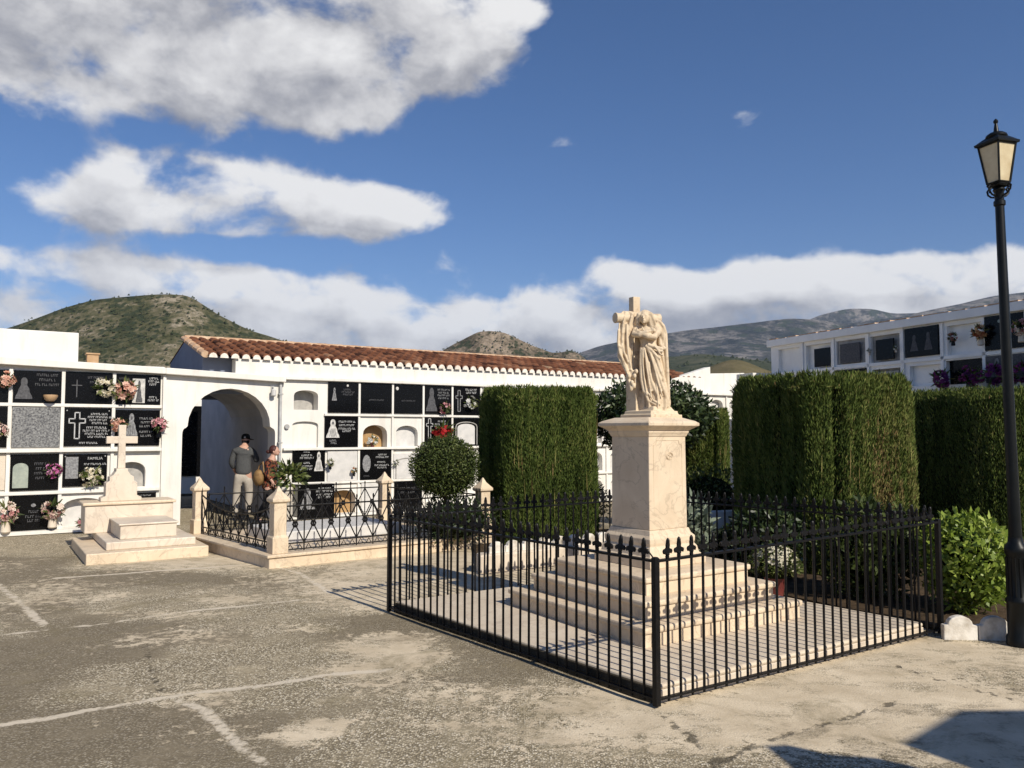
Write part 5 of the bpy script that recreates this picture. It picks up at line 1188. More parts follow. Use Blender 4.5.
# ------------------------------------------------------------------ hedges, shrubs, trees
def hedge(label, corner, wx, wy, h, dens=9500, ang=TH - R(12), wob=.06, round_=.25, seed=0, lean=0.0, brown=None, light=0.0, cat='hedge', name='clipped_hedge', gaps=()):
    """block clipped cypress: local x along the sunny face, y away from it"""
    t = thing(name, label, cat, (*corner, 0), ang, 'clipped cypress hedges')
    rc = round_ * min(wx, wy); ol = []
    for (ccx, ccy, a0) in ((wx / 2 - rc, wy / 2 - rc, 0), (-wx / 2 + rc, wy / 2 - rc, 90), (-wx / 2 + rc, -wy / 2 + rc, 180), (wx / 2 - rc, -wy / 2 + rc, 270)):
        for k in range(9):
            t_ = R(a0 + 90 * k / 8); ol.append((ccx + rc * math.cos(t_), ccy + rc * math.sin(t_), math.cos(t_), math.sin(t_)))
    ol = np.array([(wx / 2, 0, 1, 0)] + ol + [(wx / 2, 0, 1, 0)])
    oa = np.concatenate([[0], np.cumsum(np.hypot(np.diff(ol[:, 0]), np.diff(ol[:, 1])))]); oa /= oa[-1]
    plan = lambda f: tuple(np.interp(f, oa, ol[:, k]) for k in range(4))
    per = 2 * (wx + wy)
    n_side = int(per * h * dens); n_top = int(wx * wy * dens * .9)
    # uniform along the perimeter
    m = MB(); nn = 120; vs = []; rows = [(0, 1), (.3, 1), (.6, 1), (.84, .985), (.94, .94), (1.0, .84)]
    def disp(s, z):
        xx = s * per
        g = (fbm(xx * 2.6, z * .35, 3, seed + 2) - .5) * 2 * wob + (fbm(xx * 9, z * 1.2, 3, seed + 4) - .5) * wob * .7
        for (gs, gw, gd) in gaps:
            d = np.abs((s - gs + .5) % 1 - .5) * per; g = g - gd * np.exp(-(d / gw) ** 2)
        return g
    for (fz, k) in rows:
        for i in range(nn):
            af = np.array([i / nn]); px, py, nx_, ny_ = plan(af); d = disp(af, np.array([fz * h]))[0] - .09
            vs.append((wx / 2 + (px[0] + d * nx_[0]) * k, wy / 2 + (py[0] + d * ny_[0]) * k, fz * (h - .07)))
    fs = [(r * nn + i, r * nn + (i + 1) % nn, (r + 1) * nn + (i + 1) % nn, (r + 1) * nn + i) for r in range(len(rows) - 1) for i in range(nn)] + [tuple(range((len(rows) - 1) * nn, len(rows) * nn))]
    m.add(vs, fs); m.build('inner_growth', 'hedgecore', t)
    af = rng.random(n_side); z = h * rng.random(n_side) ** .95
    px, py, nx_, ny_ = plan(af); d = disp(af, z); topk = np.where(z > h * .86, 1 - (np.maximum(z - h * .86, 0) / (h * .14)) ** 2.2 * .09, 1) * (1 - .03 * (z / h - .5))
    inn = -np.abs(rng.normal(0, .028, n_side))
    P = np.stack([wx / 2 + (px + (d + inn) * nx_) * topk, wy / 2 + (py + (d + inn) * ny_) * topk, z], 1)
    outw = norm(np.stack([nx_, ny_, np.zeros_like(px)], 1))
    D = np.stack([np.zeros(n_side), np.zeros(n_side), np.ones(n_side)], 1) * 1.0 + outw * (.12 + .22 * rng.random((n_side, 1))) + rng.normal(0, .26, (n_side, 3))
    xx = af * per
    var = .42 + (fbm(xx * 14, z * 1.3, 3, seed + 7) - .5) * .8 + (fbm(xx * 1.5, z * 1.5, 3, seed + 9) - .5) * .4 + rng.normal(0, .14, n_side) + light
    var = np.minimum(var, .82)
    if brown is not None:
        bx, bz, bw, bh = brown; q = np.exp(-((P[:, 0] - bx) / bw) ** 2 - ((z - bz) / bh) ** 2) * (P[:, 1] < wy * .4)
        pick = rng.random(n_side) < q * .85 * (fbm(xx * 12, z * .8, 2, 3) > .42); var[pick] = .88 + .12 * rng.random(pick.sum())
    dead = rng.random(n_side) < .012; var[dead] = .9
    Pt = np.stack([rng.random(n_top) * wx * .97 + wx * .015, rng.random(n_top) * wy * .97 + wy * .015, np.zeros(n_top)], 1)
    Pt[:, 2] = h - .05 + (fbm(Pt[:, 0] * 3, Pt[:, 1] * 3, 3, seed) - .5) * .14 - .15 * (np.maximum(np.abs(Pt[:, 0] / wx * 2 - 1), np.abs(Pt[:, 1] / wy * 2 - 1)) ** 7)
    keep = (np.maximum(np.abs(Pt[:, 0] - wx / 2) - wx / 2 + rc, 0) ** 2 + np.maximum(np.abs(Pt[:, 1] - wy / 2) - wy / 2 + rc, 0) ** 2) < (rc * .97) ** 2; Pt = Pt[keep]; n_top = len(Pt)
    Dt = np.array([[0, 0, 1.0]]) + rng.normal(0, .55, (n_top, 3)); Dt[:, 2] = abs(Dt[:, 2])
    P = np.concatenate([P, Pt]); D = np.concatenate([D, Dt]); var = np.concatenate([var, .62 + rng.normal(0, .16, n_top)])
    ns = int(15 * wx); f_ = (1.5 * wy + wx + wx * rng.random(ns)) / per; px, py, nx_, ny_ = plan(f_); zz = h * (.1 + .6 * rng.random(ns)); d = disp(f_, zz)   # dead bare stems
    P = np.concatenate([P, np.stack([wx / 2 + px + d * nx_, wy / 2 + py + (d + .01) * ny_, zz], 1)]); D = np.concatenate([D, np.array([[0, 0, 1.0]]) + rng.normal(0, .035, (ns, 3))]); var = np.concatenate([var, .88 + .12 * rng.random(ns)])
    n = len(P); Lg = .028 + .05 * rng.random(n); long = rng.random(n) < .03; Lg[long] *= 1.7; Lg[-ns:] = .15 + .45 * rng.random(ns)
    link('foliage', leaf_mesh('foliage', P, D, Lg, .008 + .007 * rng.random(n), var), 'hedge', t)
    m = MB(); m.tube([(wx * .3, wy / 2, 0), (wx * .3, wy / 2, .5)], .05, 8); m.tube([(wx * .7, wy / 2, 0), (wx * .7, wy / 2, .5)], .05, 8); m.build('trunk', 'bark', t)
    return t
hedge('tall block clipped cypress hedge standing left of the monument', (-.10, 11.2), 1.60, 1.38, 2.24, seed=3, light=.05)
hedge('broad bright clipped cypress hedge right of the monument with brown streaks', (3.30, 8.8), 1.70, 1.66, 2.26, seed=11, wob=.085, round_=.22, light=.16, brown=(1.05, .75, .38, .75), gaps=((.6700, .07, .14), (.54, .06, .08), (.585, .05, .05)))
hedge('dark clipped cypress hedge behind the lamp post at far right', (7.16, 11.7), 3.6, 2.3, 2.27, seed=19, dens=5200, light=.02)
hedge('narrow green clipped cypress between the orange tree and the bright hedge', (2.95, 12.6), .75, .7, 1.95, seed=27, round_=.6, light=.10)
def ball_bush(label, c, rx, ry, rz, mat, n, leaf, name='shrub', cat='shrub', clump=.16, trunk=None, seed=0, dirup=.2, hole=.0, corek=.80, group=None, core='hedgecore', varb=0.0):
    t = thing(name, label, cat, (c[0], c[1], 0), 0, group)
    Dn = norm(rng.normal(size=(n, 3)))
    th = np.arctan2(Dn[:, 1], Dn[:, 0]); ph = np.arccos(np.clip(Dn[:, 2], -1, 1))
    f = fbm(th * 2.6 + 10, ph * 3.2, 4, seed); rad = 1 + (f - .5) * 2 * clump
    depth = 1 - np.abs(rng.normal(0, .10, n)) - hole * rng.random(n) ** 2
    P = Dn * (rad * depth)[:, None] * np.array([[rx, ry, rz]]) + np.array([[0, 0, c[2]]])
    D = Dn * .45 + rng.normal(0, .75, (n, 3)) + np.array([[0, 0, dirup]])
    keep = P[:, 2] > .02; P = P[keep]; D = D[keep]; k = keep.sum()
    var = .40 + (f[keep] - .5) * .9 + rng.normal(0, .2, k) + varb
    link('foliage', leaf_mesh('foliage', P, D, leaf[0] * (.6 + .8 * rng.random(k)), leaf[1] * (.7 + .6 * rng.random(k)), var, nrm=Dn[keep], fold=.15), mat, t)
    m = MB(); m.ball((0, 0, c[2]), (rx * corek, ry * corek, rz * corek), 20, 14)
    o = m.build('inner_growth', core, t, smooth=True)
    for v in o.data.vertices:
        v.co.z = max(v.co.z, .03)
    if trunk:
        m = MB(); m.tube([(0, 0, 0), (.02, .01, trunk[1] * .5), (0, 0, trunk[1])], [trunk[0], trunk[0] * .8, trunk[0] * .6], 10)
        for a in range(5): m.tube([(0, 0, trunk[1] * .9), (rx * .5 * math.cos(a * 1.26), ry * .5 * math.sin(a * 1.26), c[2] + rz * .1)], [trunk[0] * .5, trunk[0] * .2], 7)
        m.build('trunk', 'bark', t)
    return t
ball_bush('round dark clipped orange tree behind the pedestal', (2.12, 12.3, 1.84), .92, .85, .56, 'leaf_dark', 5200, (.085, .045), 'orange_tree', 'tree', .20, (.06, 1.5), 5, varb=.06, corek=.78)
ball_bush('round clipped box bush inside the railed plot', (-.92, 11.05, 1.12), .48, .46, .43, 'leaf_mid', 9000, (.035, .016), 'clipped_bush', 'bush', .09, (.04, .8), 9, corek=.88, varb=.0)
ball_bush('bright yellow green leafy shrub beside the right corner of the fence', (4.00, 7.12, .47), .37, .42, .43, 'leaf_bright', 4200, (.065, .032), 'leafy_shrub', 'shrub', .20, (.02, .4), 15, .35, .25, corek=.62, varb=.08)
ball_bush('dark leafy shrub in the bed behind the right fence side, nearest the bright shrub', (3.42, 7.75, .45), .48, .42, .48, 'leaf_mid', 2400, (.085, .036), 'leafy_shrub', 'shrub', .22, (.02, .4), 25, .35, .3, corek=.65, varb=-.15)
ball_bush('dark leafy shrub behind the fence, below the bright hedge', (2.75, 8.75, .40), .42, .36, .44, 'leaf_dark', 1800, (.08, .034), 'leafy_shrub', 'shrub', .22, (.02, .35), 35, .35, .3, corek=.65)
ball_bush('grey green leafy plant just right of the pedestal', (1.99, 8.95, .52), .20, .2, .32, 'leaf_grey', 480, (.14, .055), 'leafy_plant', 'plant', .25, (.015, .4), 45, .5, .4, corek=.40)
ball_bush('low dark green plant behind the fence right of the grey plant', (2.42, 9.25, .24), .26, .24, .22, 'leaf_dark', 800, (.10, .035), 'leafy_plant', 'plant', .25, (.015, .3), 55, .5, .4, corek=.5)
ball_bush('low reddish green shrub in the gap left of the pedestal', (1.22, 13.6, .42), .42, .4, .45, 'leaf_mid', 1200, (.08, .03), 'leafy_shrub', 'shrub', .22, (.02, .3), 65, .3, .3, corek=.6)
ball_bush('olive shrub under the narrow cypress behind the fence', (2.9, 11.9, .62), .62, .5, .5, 'leaf_mid', 1800, (.07, .028), 'leafy_shrub', 'shrub', .2, (.02, .4), 75, .3, .3, corek=.65)
ball_bush('low dark planting under the round clipped bush in the railed plot', (-.80, 11.15, .38), .62, .5, .34, 'leaf_dark', 1800, (.06, .025), 'leafy_shrub', 'shrub', .2, (.02, .2), 85, .3, .3, corek=.7)
# green plant in a white pot on the plot, in front of the lettered plaques
t = thing('potted_plant', 'leafy green plant in a white vase beside the patterned knit person', 'plant', (-3.70, 13.2, 0), 0)
m = MB(); m.lathe([(.06, .45), (.10, .47), (.12, .68), (.10, .70)], 12); m.lathe([(.11, 0), (.11, .42), (.13, .45), (.05, .45)], 12); m.build('vase', 'kerbwhite', t, smooth='auto')
n = 260; Dn = norm(rng.normal(size=(n, 3)) + np.array([[.1, 0, .5]])); P = Dn * (.05 + .2 * rng.random((n, 1))) + np.array([[.04, 0, .86]])
link('foliage', leaf_mesh('foliage', P, Dn + rng.normal(0, .4, (n, 3)), .12, .05, rng.random(n), fold=.1), 'leaf_mid', t)
# potted white chrysanthemum by the steps
t = thing('potted_flowers', 'dome of white chrysanthemums in a red pot beside the monument steps', 'flowers', (2.40, 7.40, .096), 0)
m = MB(); m.lathe([(.065, 0), (.07, .01), (.095, .17), (.102, .18), (.102, .20), (.08, .20)], 18); m.build('pot', 'redpot', t, smooth='auto')
n = 950; Dn = norm(rng.normal(size=(n, 3)) + np.array([[0, 0, .35]])); Dn[:, 2] = np.abs(Dn[:, 2]) - .25; P = Dn * np.array([[.22, .22, .20]]) * (.92 + .1 * rng.random((n, 1))) + np.array([[0, 0, .32]])
kk = fbm(np.arctan2(Dn[:, 1], Dn[:, 0]) * 4 + 9, Dn[:, 2] * 6, 3, 4)
sel = (kk > .46) & (rng.random(n) > .3)
PP = []; DD = []; NN = []
for p, d in zip(P[sel], Dn[sel]):
    a = np.cross(d, [.3, .5, .8]); a /= np.linalg.norm(a); b = np.cross(d, a)
    for q in range(6): PP.append(p); NN.append(d * 2); DD.append(a * math.cos(q * 1.047) + b * math.sin(q * 1.047) + d * .35)
link('blooms', leaf_mesh('blooms', np.array(PP), np.array(DD), .026, .020, rng.random(len(PP)) * .6 + .3, nrm=np.array(NN)), 'fl_mum', t)
nl = 1100; Dn2 = norm(rng.normal(size=(nl, 3))); Dn2[:, 2] = np.abs(Dn2[:, 2]) - .3
link('foliage', leaf_mesh('foliage', Dn2 * np.array([[.215, .215, .195]]) + np.array([[0, 0, .31]]), Dn2 + rng.normal(0, .5, (nl, 3)), .05, .022, rng.random(nl)), 'leaf_mid', t)
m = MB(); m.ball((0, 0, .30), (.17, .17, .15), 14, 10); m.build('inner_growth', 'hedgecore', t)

# ------------------------------------------------------------------ planting beds and kerbs
def bed(label, pts, h=.06, mat='soil', name='planting_bed'):
    m = MB(); m.prism(pts, -.03, h); o = m.build(name, mat, None); struct(o); return o
bed('', [(3.50, 6.52), (5.6, 6.45), (8.5, 8.2), (9.5, 12.5), (4.0, 13.5), (.2, 12.9), (-.55, 11.4), (-.40, 9.42), (1.46, 10.64), (1.78, 9.1)], .03)
def scallops(label, p, q, n, hgt=.16, r=.5, z=0.0):
    t = thing('scalloped_kerb', label, 'kerb', (*p, z), math.atan2(q[1] - p[1], q[0] - p[0]), 'white scalloped kerbs edging the flower beds')
    L = math.hypot(q[0] - p[0], q[1] - p[1]); w = L / n
    for k in range(n):
        pts = [(k * w + .004, -.02), ((k + 1) * w - .004, -.02), ((k + 1) * w - .004, hgt * .62)] + [(k * w + w / 2 + w * .36 * math.cos(a), hgt * .64 + hgt * .42 * math.sin(a)) for a in np.linspace(0, math.pi, 9)] + [(k * w + .004, hgt * .62)]
        m = MB(); m.plate(pts, -.03, .03); m.build('block', 'kerbwhite', t, bevel=.008)
    return t
scallops('white scalloped kerb between the fence corner and the lamp post', (3.36, 6.36), (6.0, 6.20), 10, .16)
scallops('white scalloped kerb along the back bed left of the pedestal', (-.28, 9.35), (1.25, 10.36), 8, .14, z=.18)
m = MB(); m.prism([(-.36, 9.20), (1.5, 10.43), (1.44, 10.60), (-.42, 9.40)], -.02, .20); tag(m.build('low_wall', 'marble_pale', None, bevel=.02), 'low cream kerb wall of the bed in front of the tall left hedge', 'wall')
# raised light slab beyond the bright shrub and pale grave stones in the bed
m = MB(); m.box(-.5, .5, -.3, .3, 0, .18); tag(m.build('grave_kerb', 'paleslab', None, bevel=.02, loc=(5.1, 8.1, .04), rotz=R(20)), 'pale stone kerb block behind the bright shrub, left of the lamp base', 'grave kerb')
m = MB(); m.box(-.28, .28, -.06, .06, 0, .55); o = m.build('gravestone', 'paleslab', None, bevel=.015, loc=(2.75, 10.3, .05), rotz=R(15)); tag(o, 'small pale upright gravestone behind the fence, right of the pedestal', 'gravestone')
gp_ = thing('grave_cross', 'little white cross and rail above the pale gravestone', 'cross', (2.95, 10.5, .05), R(15))
m = MB(); m.box(-.018, .018, -.018, .018, 0, .82); m.box(-.11, .11, -.016, .016, .66, .69); m.build('cross', 'kerbwhite', gp_, bevel=.004)
m = MB(); m.tube([(0, .0, .78), (.40, .12, .60)], .010, 6); m.build('rail', 'pipe', gp_)
# ------------------------------------------------------------------ street lamp
LX, LY = 3.845, 6.16
la = thing('street_lamp', 'tall black iron street lamp with a frosted four sided lantern', 'street lamp', (LX, LY, 0), 0)
la.rotation_euler = (0, R(-.55), 0)
m = MB(); m.lathe([(.092, -.01), (.092, .05), (.080, .07), (.078, .30), (.086, .31), (.086, .33), (.072, .35), (.068, .66), (.078, .68), (.081, .70), (.076, .73), (.054, .76), (.049, .80)], 28)
for k in range(14):
    a = 2 * math.pi * k / 14; m.tube([(.071 * math.cos(a), .071 * math.sin(a), .36), (.068 * math.cos(a), .068 * math.sin(a), .65)], .006, 5)
m.build('base', 'lamp_iron', la, smooth='auto')
m = MB(); m.lathe([(.047, .78), (.043, .95), (.039, 1.6), (.036, 2.5), (.032, 3.36), (.042, 3.37), (.042, 3.40), (.033, 3.41), (.034, 3.47), (.045, 3.49), (.03, 3.52)], 20); m.build('pole', 'lamp_iron', la, smooth='auto')
RZL = R(18)
ln = MB(); fr = [(.052, 3.515), (.060, 3.53), (.05, 3.545)]; ln.lathe(fr, 4)
wb, wt, zb, zt = .055, .090, 3.545, 3.845
for sx, sy in ((-1, -1), (1, -1), (1, 1), (-1, 1)): ln.tube([(sx * wb, sy * wb, zb), (sx * wt, sy * wt, zt)], .008, 6)
for w_, z_ in ((wb, zb), (wt, zt)):
    for a, b in (((-1, -1), (1, -1)), ((1, -1), (1, 1)), ((1, 1), (-1, 1)), ((-1, 1), (-1, -1))): ln.tube([(a[0] * w_, a[1] * w_, z_), (b[0] * w_, b[1] * w_, z_)], .008, 6)
ln.lathe([(.090, 3.845), (.108, 3.85), (.111, 3.868), (.100, 3.875), (.066, 3.905), (.03, 3.93)], 4)
ln.build('lantern_frame', 'lamp_iron', la, rotz=RZL)
m = MB(); g = .004
vs = [(sx * (wb - g), sy * (wb - g), zb + .006) for sx, sy in ((-1, -1), (1, -1), (1, 1), (-1, 1))] + [(sx * (wt - g), sy * (wt - g), zt - .006) for sx, sy in ((-1, -1), (1, -1), (1, 1), (-1, 1))]
m.add(vs, [(0, 1, 5, 4), (1, 2, 6, 5), (2, 3, 7, 6), (3, 0, 4, 7)]); m.build('glass', 'glass', la, rotz=RZL)
m = MB(); m.lathe([(.068, 3.90), (.078, 3.915), (.072, 3.93), (.05, 3.945), (.02, 3.955), (.014, 4.0), (.010, 4.02), (.017, 4.03), (.017, 4.045), (.004, 4.06)], 16); m.build('cap', 'lamp_iron', la, smooth='auto')
for k in range(4):
    a = RZL + math.pi / 2 * k; m = MB(); d = Vector((math.cos(a), math.sin(a), 0))
    pts = [d * .035 + Vector((0, 0, 3.44)), d * .07 + Vector((0, 0, 3.45)), d * .098 + Vector((0, 0, 3.475)), d * .105 + Vector((0, 0, 3.505)), d * .09 + Vector((0, 0, 3.52)), d * .075 + Vector((0, 0, 3.505)), d * .085 + Vector((0, 0, 3.49))]
    m.tube(pts, .0075, 6); m.build('scroll', 'lamp_iron', la)

# ------------------------------------------------------------------ people
def skin_mesh(name, pts, edges, mat, parent, sub=2, root=0):
    me = bpy.data.meshes.new(name); me.from_pydata([p[:3] for p in pts], edges, []); me.update()
    o = bpy.data.objects.new(name, me); COL.objects.link(o)
    o.modifiers.new('skin', 'SKIN').use_smooth_shade = True
    for i, p in enumerate(pts):
        r = p[3]; me.skin_vertices[0].data[i].radius = (r, r) if not isinstance(r, tuple) else r
        me.skin_vertices[0].data[i].use_root = (i == root)
    s = o.modifiers.new('sub', 'SUBSURF'); s.levels = sub; s.render_levels = sub
    dg = bpy.context.evaluated_depsgraph_get(); dg.update()
    nm = bpy.data.meshes.new_from_object(o.evaluated_get(dg)); nm.name = name; bpy.data.objects.remove(o); nm.materials.clear()
    return link(name, nm, mat, parent, smooth=True)
def hand(pts, edges, wi, dirv, palm, r=.010):
    """palm, four bent fingers of different lengths and a thumb, grown from wrist vertex wi"""
    d = Vector(dirv).normalized(); s = d.cross(Vector(palm)).normalized(); pn = Vector(palm).normalized(); w = Vector(pts[wi][:3])
    pts.append((*(w + d * .05), (.030, .018))); pi = len(pts) - 1; edges.append((wi, pi))
    for k, (ln_, o_) in enumerate(((.070, -.026), (.080, -.009), (.075, .009), (.058, .025))):
        a = w + d * .085 + s * o_; b = a + d * ln_ * .5 + pn * .010; c = b + d * ln_ * .40 + pn * .026
        for j, (q, rr_) in enumerate(((a, .0095), (b, .0085), (c, .0065))):
            pts.append((*q, rr_)); edges.append((pi if j == 0 else len(pts) - 2, len(pts) - 1))
    a = w + d * .035 - s * .038; b = a + d * .035 - s * .014 + pn * .012; c = b + d * .026 + pn * .010
    for j, (q, rr_) in enumerate(((a, .011), (b, .0095), (c, .007))):
        pts.append((*q, rr_)); edges.append((pi if j == 0 else len(pts) - 2, len(pts) - 1))
# man, seen from behind: head bowed, right hand raised to his face, weight on both feet
mn = thing('person', 'person in charcoal knit top, pale trousers and black cap, back turned inside the arch', 'person', (-5.13, 15.35, 0), R(12))
mn.scale = (.87, .87, .885)
B = [(0, 0, .95, (.15, .11)), (0, .01, 1.12, (.14, .10)), (0, .03, 1.32, (.17, .11)), (0, .05, 1.44, (.10, .08)), (.01, .08, 1.52, (.055, .055)), (.02, .13, 1.60, .06)]
E_ = [(0, 1), (1, 2), (2, 3), (3, 4), (4, 5)]
def add(pts, edges, fr, *ps):
    for p in ps: pts.append(p); edges.append((fr, len(pts) - 1)); fr = len(pts) - 1
    return fr
add(B, E_, 0, (-.10, 0, .90, .10), (-.13, .03, .50, .065), (-.15, -.02, .10, .045), (-.15, .10, .035, .04), (-.155, .17, .03, .03))
add(B, E_, 0, (.10, 0, .90, .10), (.12, .06, .50, .065), (.10, .06, .10, .045), (.10, .18, .035, .04), (.10, .25, .03, .03))
wl_ = add(B, E_, 3, (-.19, .04, 1.40, .065), (-.25, .02, 1.15, .05), (-.20, .14, .98, .035)); hand(B, E_, wl_, (.05, .6, -.7), (.8, .3, .3))
wr_ = add(B, E_, 3, (.19, .04, 1.40, .065), (.27, .10, 1.17, .05), (.15, .24, 1.36, .034)); hand(B, E_, wr_, (-.5, .1, .85), (-.3, -.8, .1))
skin_mesh('body', B, E_, 'skin', mn)
hc = Vector((.02, .145, 1.635))
m = MB(); m.ball(hc, (.078, .098, .112), 16, 12); m.ball(hc + Vector((.004, .05, -.055)), (.052, .055, .055), 12, 9)
m.tube([hc + Vector((.004, .095, .01)), hc + Vector((.004, .118, -.03)), hc + Vector((.004, .098, -.04))], [.010, .016, .012], 8)
for sx in (-1, 1): m.ball(hc + Vector((sx * .080, .005, -.02)), (.012, .022, .034), 8, 6); m.ball(hc + Vector((.004 + sx * .030, .090, .005)), (.013, .008, .008), 8, 6)
m.tube([hc + Vector((-.022, .092, -.068)), hc + Vector((.004, .102, -.066)), hc + Vector((.030, .092, -.068))], [.004, .008, .004], 6)
m.build('head', 'skin', mn, smooth=True)
m = MB(); m.ball(hc + Vector((0, -.018, -.035)), (.080, .082, .075), 14, 10); m.build('hair', 'cap', mn, smooth=True)
m = MB(); m.lathe([(.092, .03), (.096, .06), (.090, .10), (.065, .135), (.02, .150)], 18, tuple(hc + Vector((0, 0, -.01))))
m.add([(hc.x + .02, hc.y + .07, hc.z + .035), (hc.x + .085, hc.y + .03, hc.z + .035), (hc.x + .165, hc.y + .10, hc.z + .01), (hc.x + .14, hc.y + .16, hc.z + .005), (hc.x + .07, hc.y + .18, hc.z + .012), (hc.x - .01, hc.y + .11, hc.z + .03)], [(0, 1, 2, 3, 4, 5)])
o = m.build('cap', 'cap', mn, smooth='auto'); o.modifiers.new('th', 'SOLIDIFY').thickness = .008
m = MB(); m.ball(hc + Vector((-.01, -.092, .058)), (.022, .006, .014), 8, 6); m.build('cap_badge', 'shoe', o)
SW = [(0, 0, .86, (.185, .150)), (0, .0, .98, (.185, .145)), (0, .01, 1.12, (.175, .13)), (0, .03, 1.32, (.195, .135)), (0, .05, 1.43, (.13, .10)), (.008, .075, 1.49, (.075, .072))]
EW = [(0, 1), (1, 2), (2, 3), (3, 4), (4, 5)]
add(SW, EW, 4, (-.19, .04, 1.39, .085), (-.26, .02, 1.15, .068), (-.215, .11, 1.02, .052)); add(SW, EW, 4, (.19, .04, 1.39, .085), (.28, .10, 1.17, .068), (.18, .21, 1.31, .050))
skin_mesh('sweater', SW, EW, 'sweater', mn)
TR = [(0, 0, .96, (.160, .125)), (0, 0, .90, (.165, .13))]; ET = [(0, 1)]
add(TR, ET, 1, (-.10, 0, .80, .118), (-.135, .03, .48, .088), (-.15, -.02, .10, .075), (-.15, -.01, .06, .072)); add(TR, ET, 1, (.10, 0, .80, .118), (.125, .06, .48, .088), (.10, .06, .10, .075), (.10, .06, .06, .072))
skin_mesh('trousers', TR, ET, 'trousers', mn)
for x, y in ((-.152, .05), (.10, .12)):
    skin_mesh('shoe', [(x, y - .07, .045, (.042, .04)), (x, y + .04, .045, (.046, .038)), (x, y + .14, .035, (.042, .028)), (x, y + .19, .03, (.03, .022))], [(0, 1), (1, 2), (2, 3)], 'shoe', mn)
# woman in profile walking to the right
wo = thing('person', 'person with dark red tied hair in a patterned knit, walking right with an ochre bag', 'person', (-4.26, 14.15, 0), R(-88))
wo.scale = (.86, .86, .80)
B = [(0, 0, .93, (.15, .115)), (0, .01, 1.10, (.135, .10)), (0, .02, 1.28, (.15, .11)), (0, .03, 1.39, (.09, .075)), (0, .05, 1.46, (.05, .05)), (0, .07, 1.54, .055)]
E_ = [(0, 1), (1, 2), (2, 3), (3, 4), (4, 5)]
add(B, E_, 0, (-.09, 0, .88, .10), (-.10, .14, .50, .06), (-.10, .10, .10, .042), (-.10, .22, .04, .036), (-.10, .28, .03, .026))
add(B, E_, 0, (.09, 0, .88, .10), (.10, -.02, .50, .06), (.10, -.22, .14, .042), (.10, -.12, .04, .036), (.10, -.06, .03, .026))
wl_ = add(B, E_, 3, (-.16, .02, 1.34, .055), (-.20, .02, 1.10, .044), (-.16, .18, .96, .030)); hand(B, E_, wl_, (.1, .8, -.3), (.8, 0, -.3))
wr_ = add(B, E_, 3, (.16, .02, 1.34, .055), (.20, -.03, 1.10, .044), (.18, .10, .92, .030)); hand(B, E_, wr_, (0, .4, -.8), (-.8, 0, 0))
skin_mesh('body', B, E_, 'skin', wo)
hc = Vector((0, .085, 1.585))
m = MB(); m.ball(hc, (.074, .092, .108), 16, 12); m.ball(hc + Vector((0, .045, -.052)), (.048, .052, .052), 12, 9)
m.tube([hc + Vector((0, .086, .012)), hc + Vector((0, .112, -.026)), hc + Vector((0, .092, -.036))], [.009, .014, .011], 8)
for sx in (-1, 1): m.ball(hc + Vector((sx * .074, .0, -.02)), (.011, .020, .030), 8, 6); m.ball(hc + Vector((sx * .030, .083, .004)), (.012, .008, .007), 8, 6)
m.tube([hc + Vector((-.024, .084, -.064)), hc + Vector((0, .096, -.062)), hc + Vector((.024, .084, -.064))], [.004, .008, .004], 6)
m.build('head', 'skin', wo, smooth=True)
m = MB(); m.ball(hc + Vector((0, -.022, .022)), (.086, .092, .104), 16, 12); m.ball(hc + Vector((0, -.125, -.02)), (.045, .05, .045), 12, 9); m.build('hair', 'hair_red', wo, smooth=True)
SW = [(0, -.01, .70, (.19, .165)), (0, -.005, .86, (.19, .16)), (0, .0, 1.04, (.175, .14)), (0, .02, 1.26, (.175, .135)), (0, .03, 1.37, (.12, .10)), (0, .045, 1.425, (.072, .068))]; EW = [(0, 1), (1, 2), (2, 3), (3, 4), (4, 5)]
add(SW, EW, 4, (-.16, .02, 1.33, .075), (-.205, .02, 1.10, .064), (-.17, .14, .99, .05)); add(SW, EW, 4, (.16, .02, 1.33, .075), (.205, -.03, 1.10, .064), (.185, .07, .96, .05))
skin_mesh('knit_top', SW, EW, 'pattern', wo)
TR = [(0, 0, .94, (.155, .125)), (0, 0, .88, (.16, .13))]; ET = [(0, 1)]
add(TR, ET, 1, (-.09, .02, .80, .11), (-.10, .14, .48, .08), (-.10, .10, .10, .062)); add(TR, ET, 1, (.09, -.01, .80, .11), (.10, -.02, .48, .08), (.10, -.21, .15, .062))
skin_mesh('trousers', TR, ET, 'darkcloth', wo)
for x, y in ((-.10, .16), (.10, -.16)):
    skin_mesh('shoe', [(x, y - .05, .045, (.038, .038)), (x, y + .05, .042, (.042, .034)), (x, y + .13, .03, (.034, .024))], [(0, 1), (1, 2)], 'darkcloth', wo)
bg = thing('shoulder_bag', 'ochre bag hanging at the back of the patterned knit person', 'bag', (-4.42, 14.02, 0), R(-60))
m = MB(); m.ball((0, 0, .80), (.16, .09, .15), 14, 10); m.build('bag_body', 'bag', bg, smooth=True)
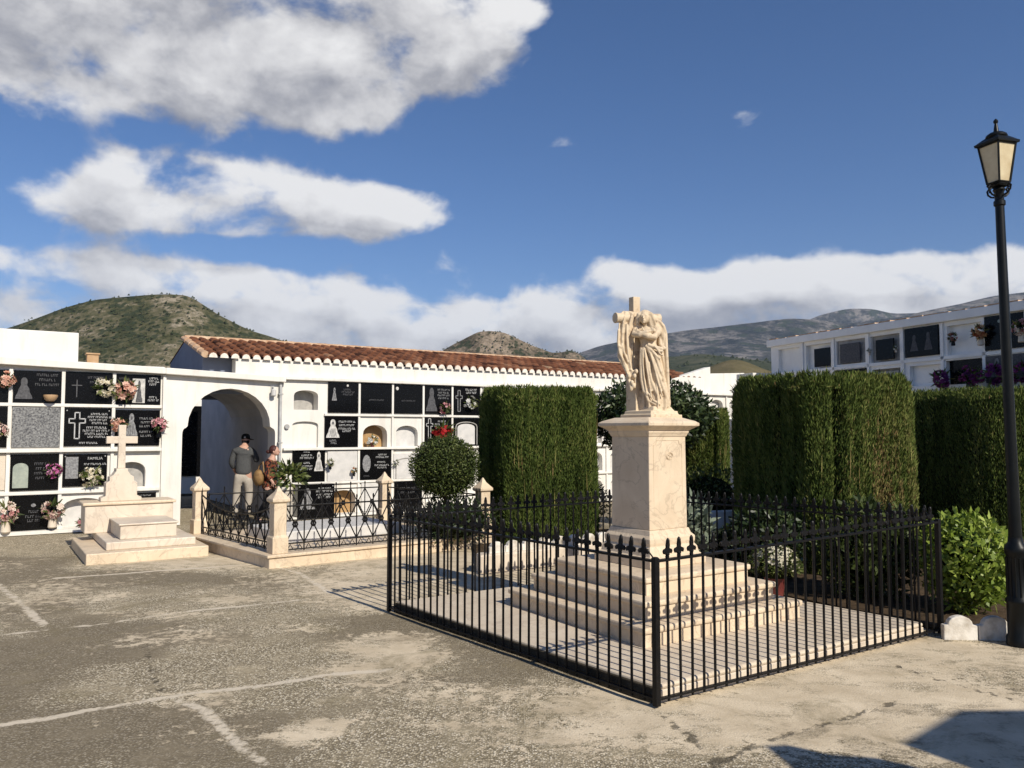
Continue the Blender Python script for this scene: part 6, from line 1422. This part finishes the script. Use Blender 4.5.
m = MB(); m.tube([(-.13, 0, .86), (-.06, .03, 1.02), (.06, .06, 1.08), (.14, .06, .9)], .012, 6); m.build('strap', 'bag', bg)

# ------------------------------------------------------------------ chapel behind the viewer: its roof throws the shade at lower right
def shadow_src(x, y, h):
    L = h / TANEL; return (x + SUNH.x * L, y + SUNH.y * L)
H1 = 3.25
k1, k2, k3 = shadow_src(2.03, 4.24, H1), shadow_src(2.58, 4.72, H1), shadow_src(3.1, 4.74, H1)
kb = shadow_src(2.42, 3.62, H1); k4 = (k3[0] + 4.0, k3[1] + 0.1); k5 = (k4[0] + 1.5, k4[1] - 5.0); k6 = (kb[0] + 1.4, kb[1] - 4.2)
ch = thing('chapel', 'small white flat roofed chapel standing outside the picture to the right', 'chapel', (0, 0, 0), 0)
m = MB(); m.prism([k1, kb, k6, k5, k4, k3, k2], H1 - .16, H1); m.build('roof', 'white', ch)
ccx = sum(p[0] for p in (k1, kb, k6, k5, k4, k3, k2)) / 7; ccy = sum(p[1] for p in (k1, kb, k6, k5, k4, k3, k2)) / 7
ins = [(ccx + (p[0] - ccx) * .86, ccy + (p[1] - ccy) * .86) for p in (k1, kb, k6, k5, k4, k3, k2)]
m = MB(); m.prism(ins, -.05, H1 - .16); m.build('wall', 'white', ch)
H2 = 2.55
cp = [shadow_src(*gnd(x, y), H2) for x, y in ((768, 744), (790, 743), (830, 752), (880, 756), (915, 764), (935, 775), (905, 775), (870, 770), (850, 792), (815, 790), (790, 762))]
m = MB(); m.prism(cp[::-1], H2 - .05, H2); m.build('awning', 'white', ch)
bpy.context.view_layer.update()

# ------------------------------------------------------------------ air
m, nt, b = new_mat('haze'); nt.nodes.remove(b)
pv = nd(nt, 'ShaderNodeVolumePrincipled'); pv.inputs['Color'].default_value = (0.60, 0.75, 1.0, 1); pv.inputs['Density'].default_value = 6.0e-5; pv.inputs['Anisotropy'].default_value = 0.0
lk(nt, pv.outputs[0], nt.nodes['Material Output'].inputs['Volume'])
mb = MB(); mb.box(-7400, 7400, -7100, 7100, -30, 900)
tag(mb.build('haze', m, None), 'thin pale blue haze over the far mountains', 'haze', kind='stuff')
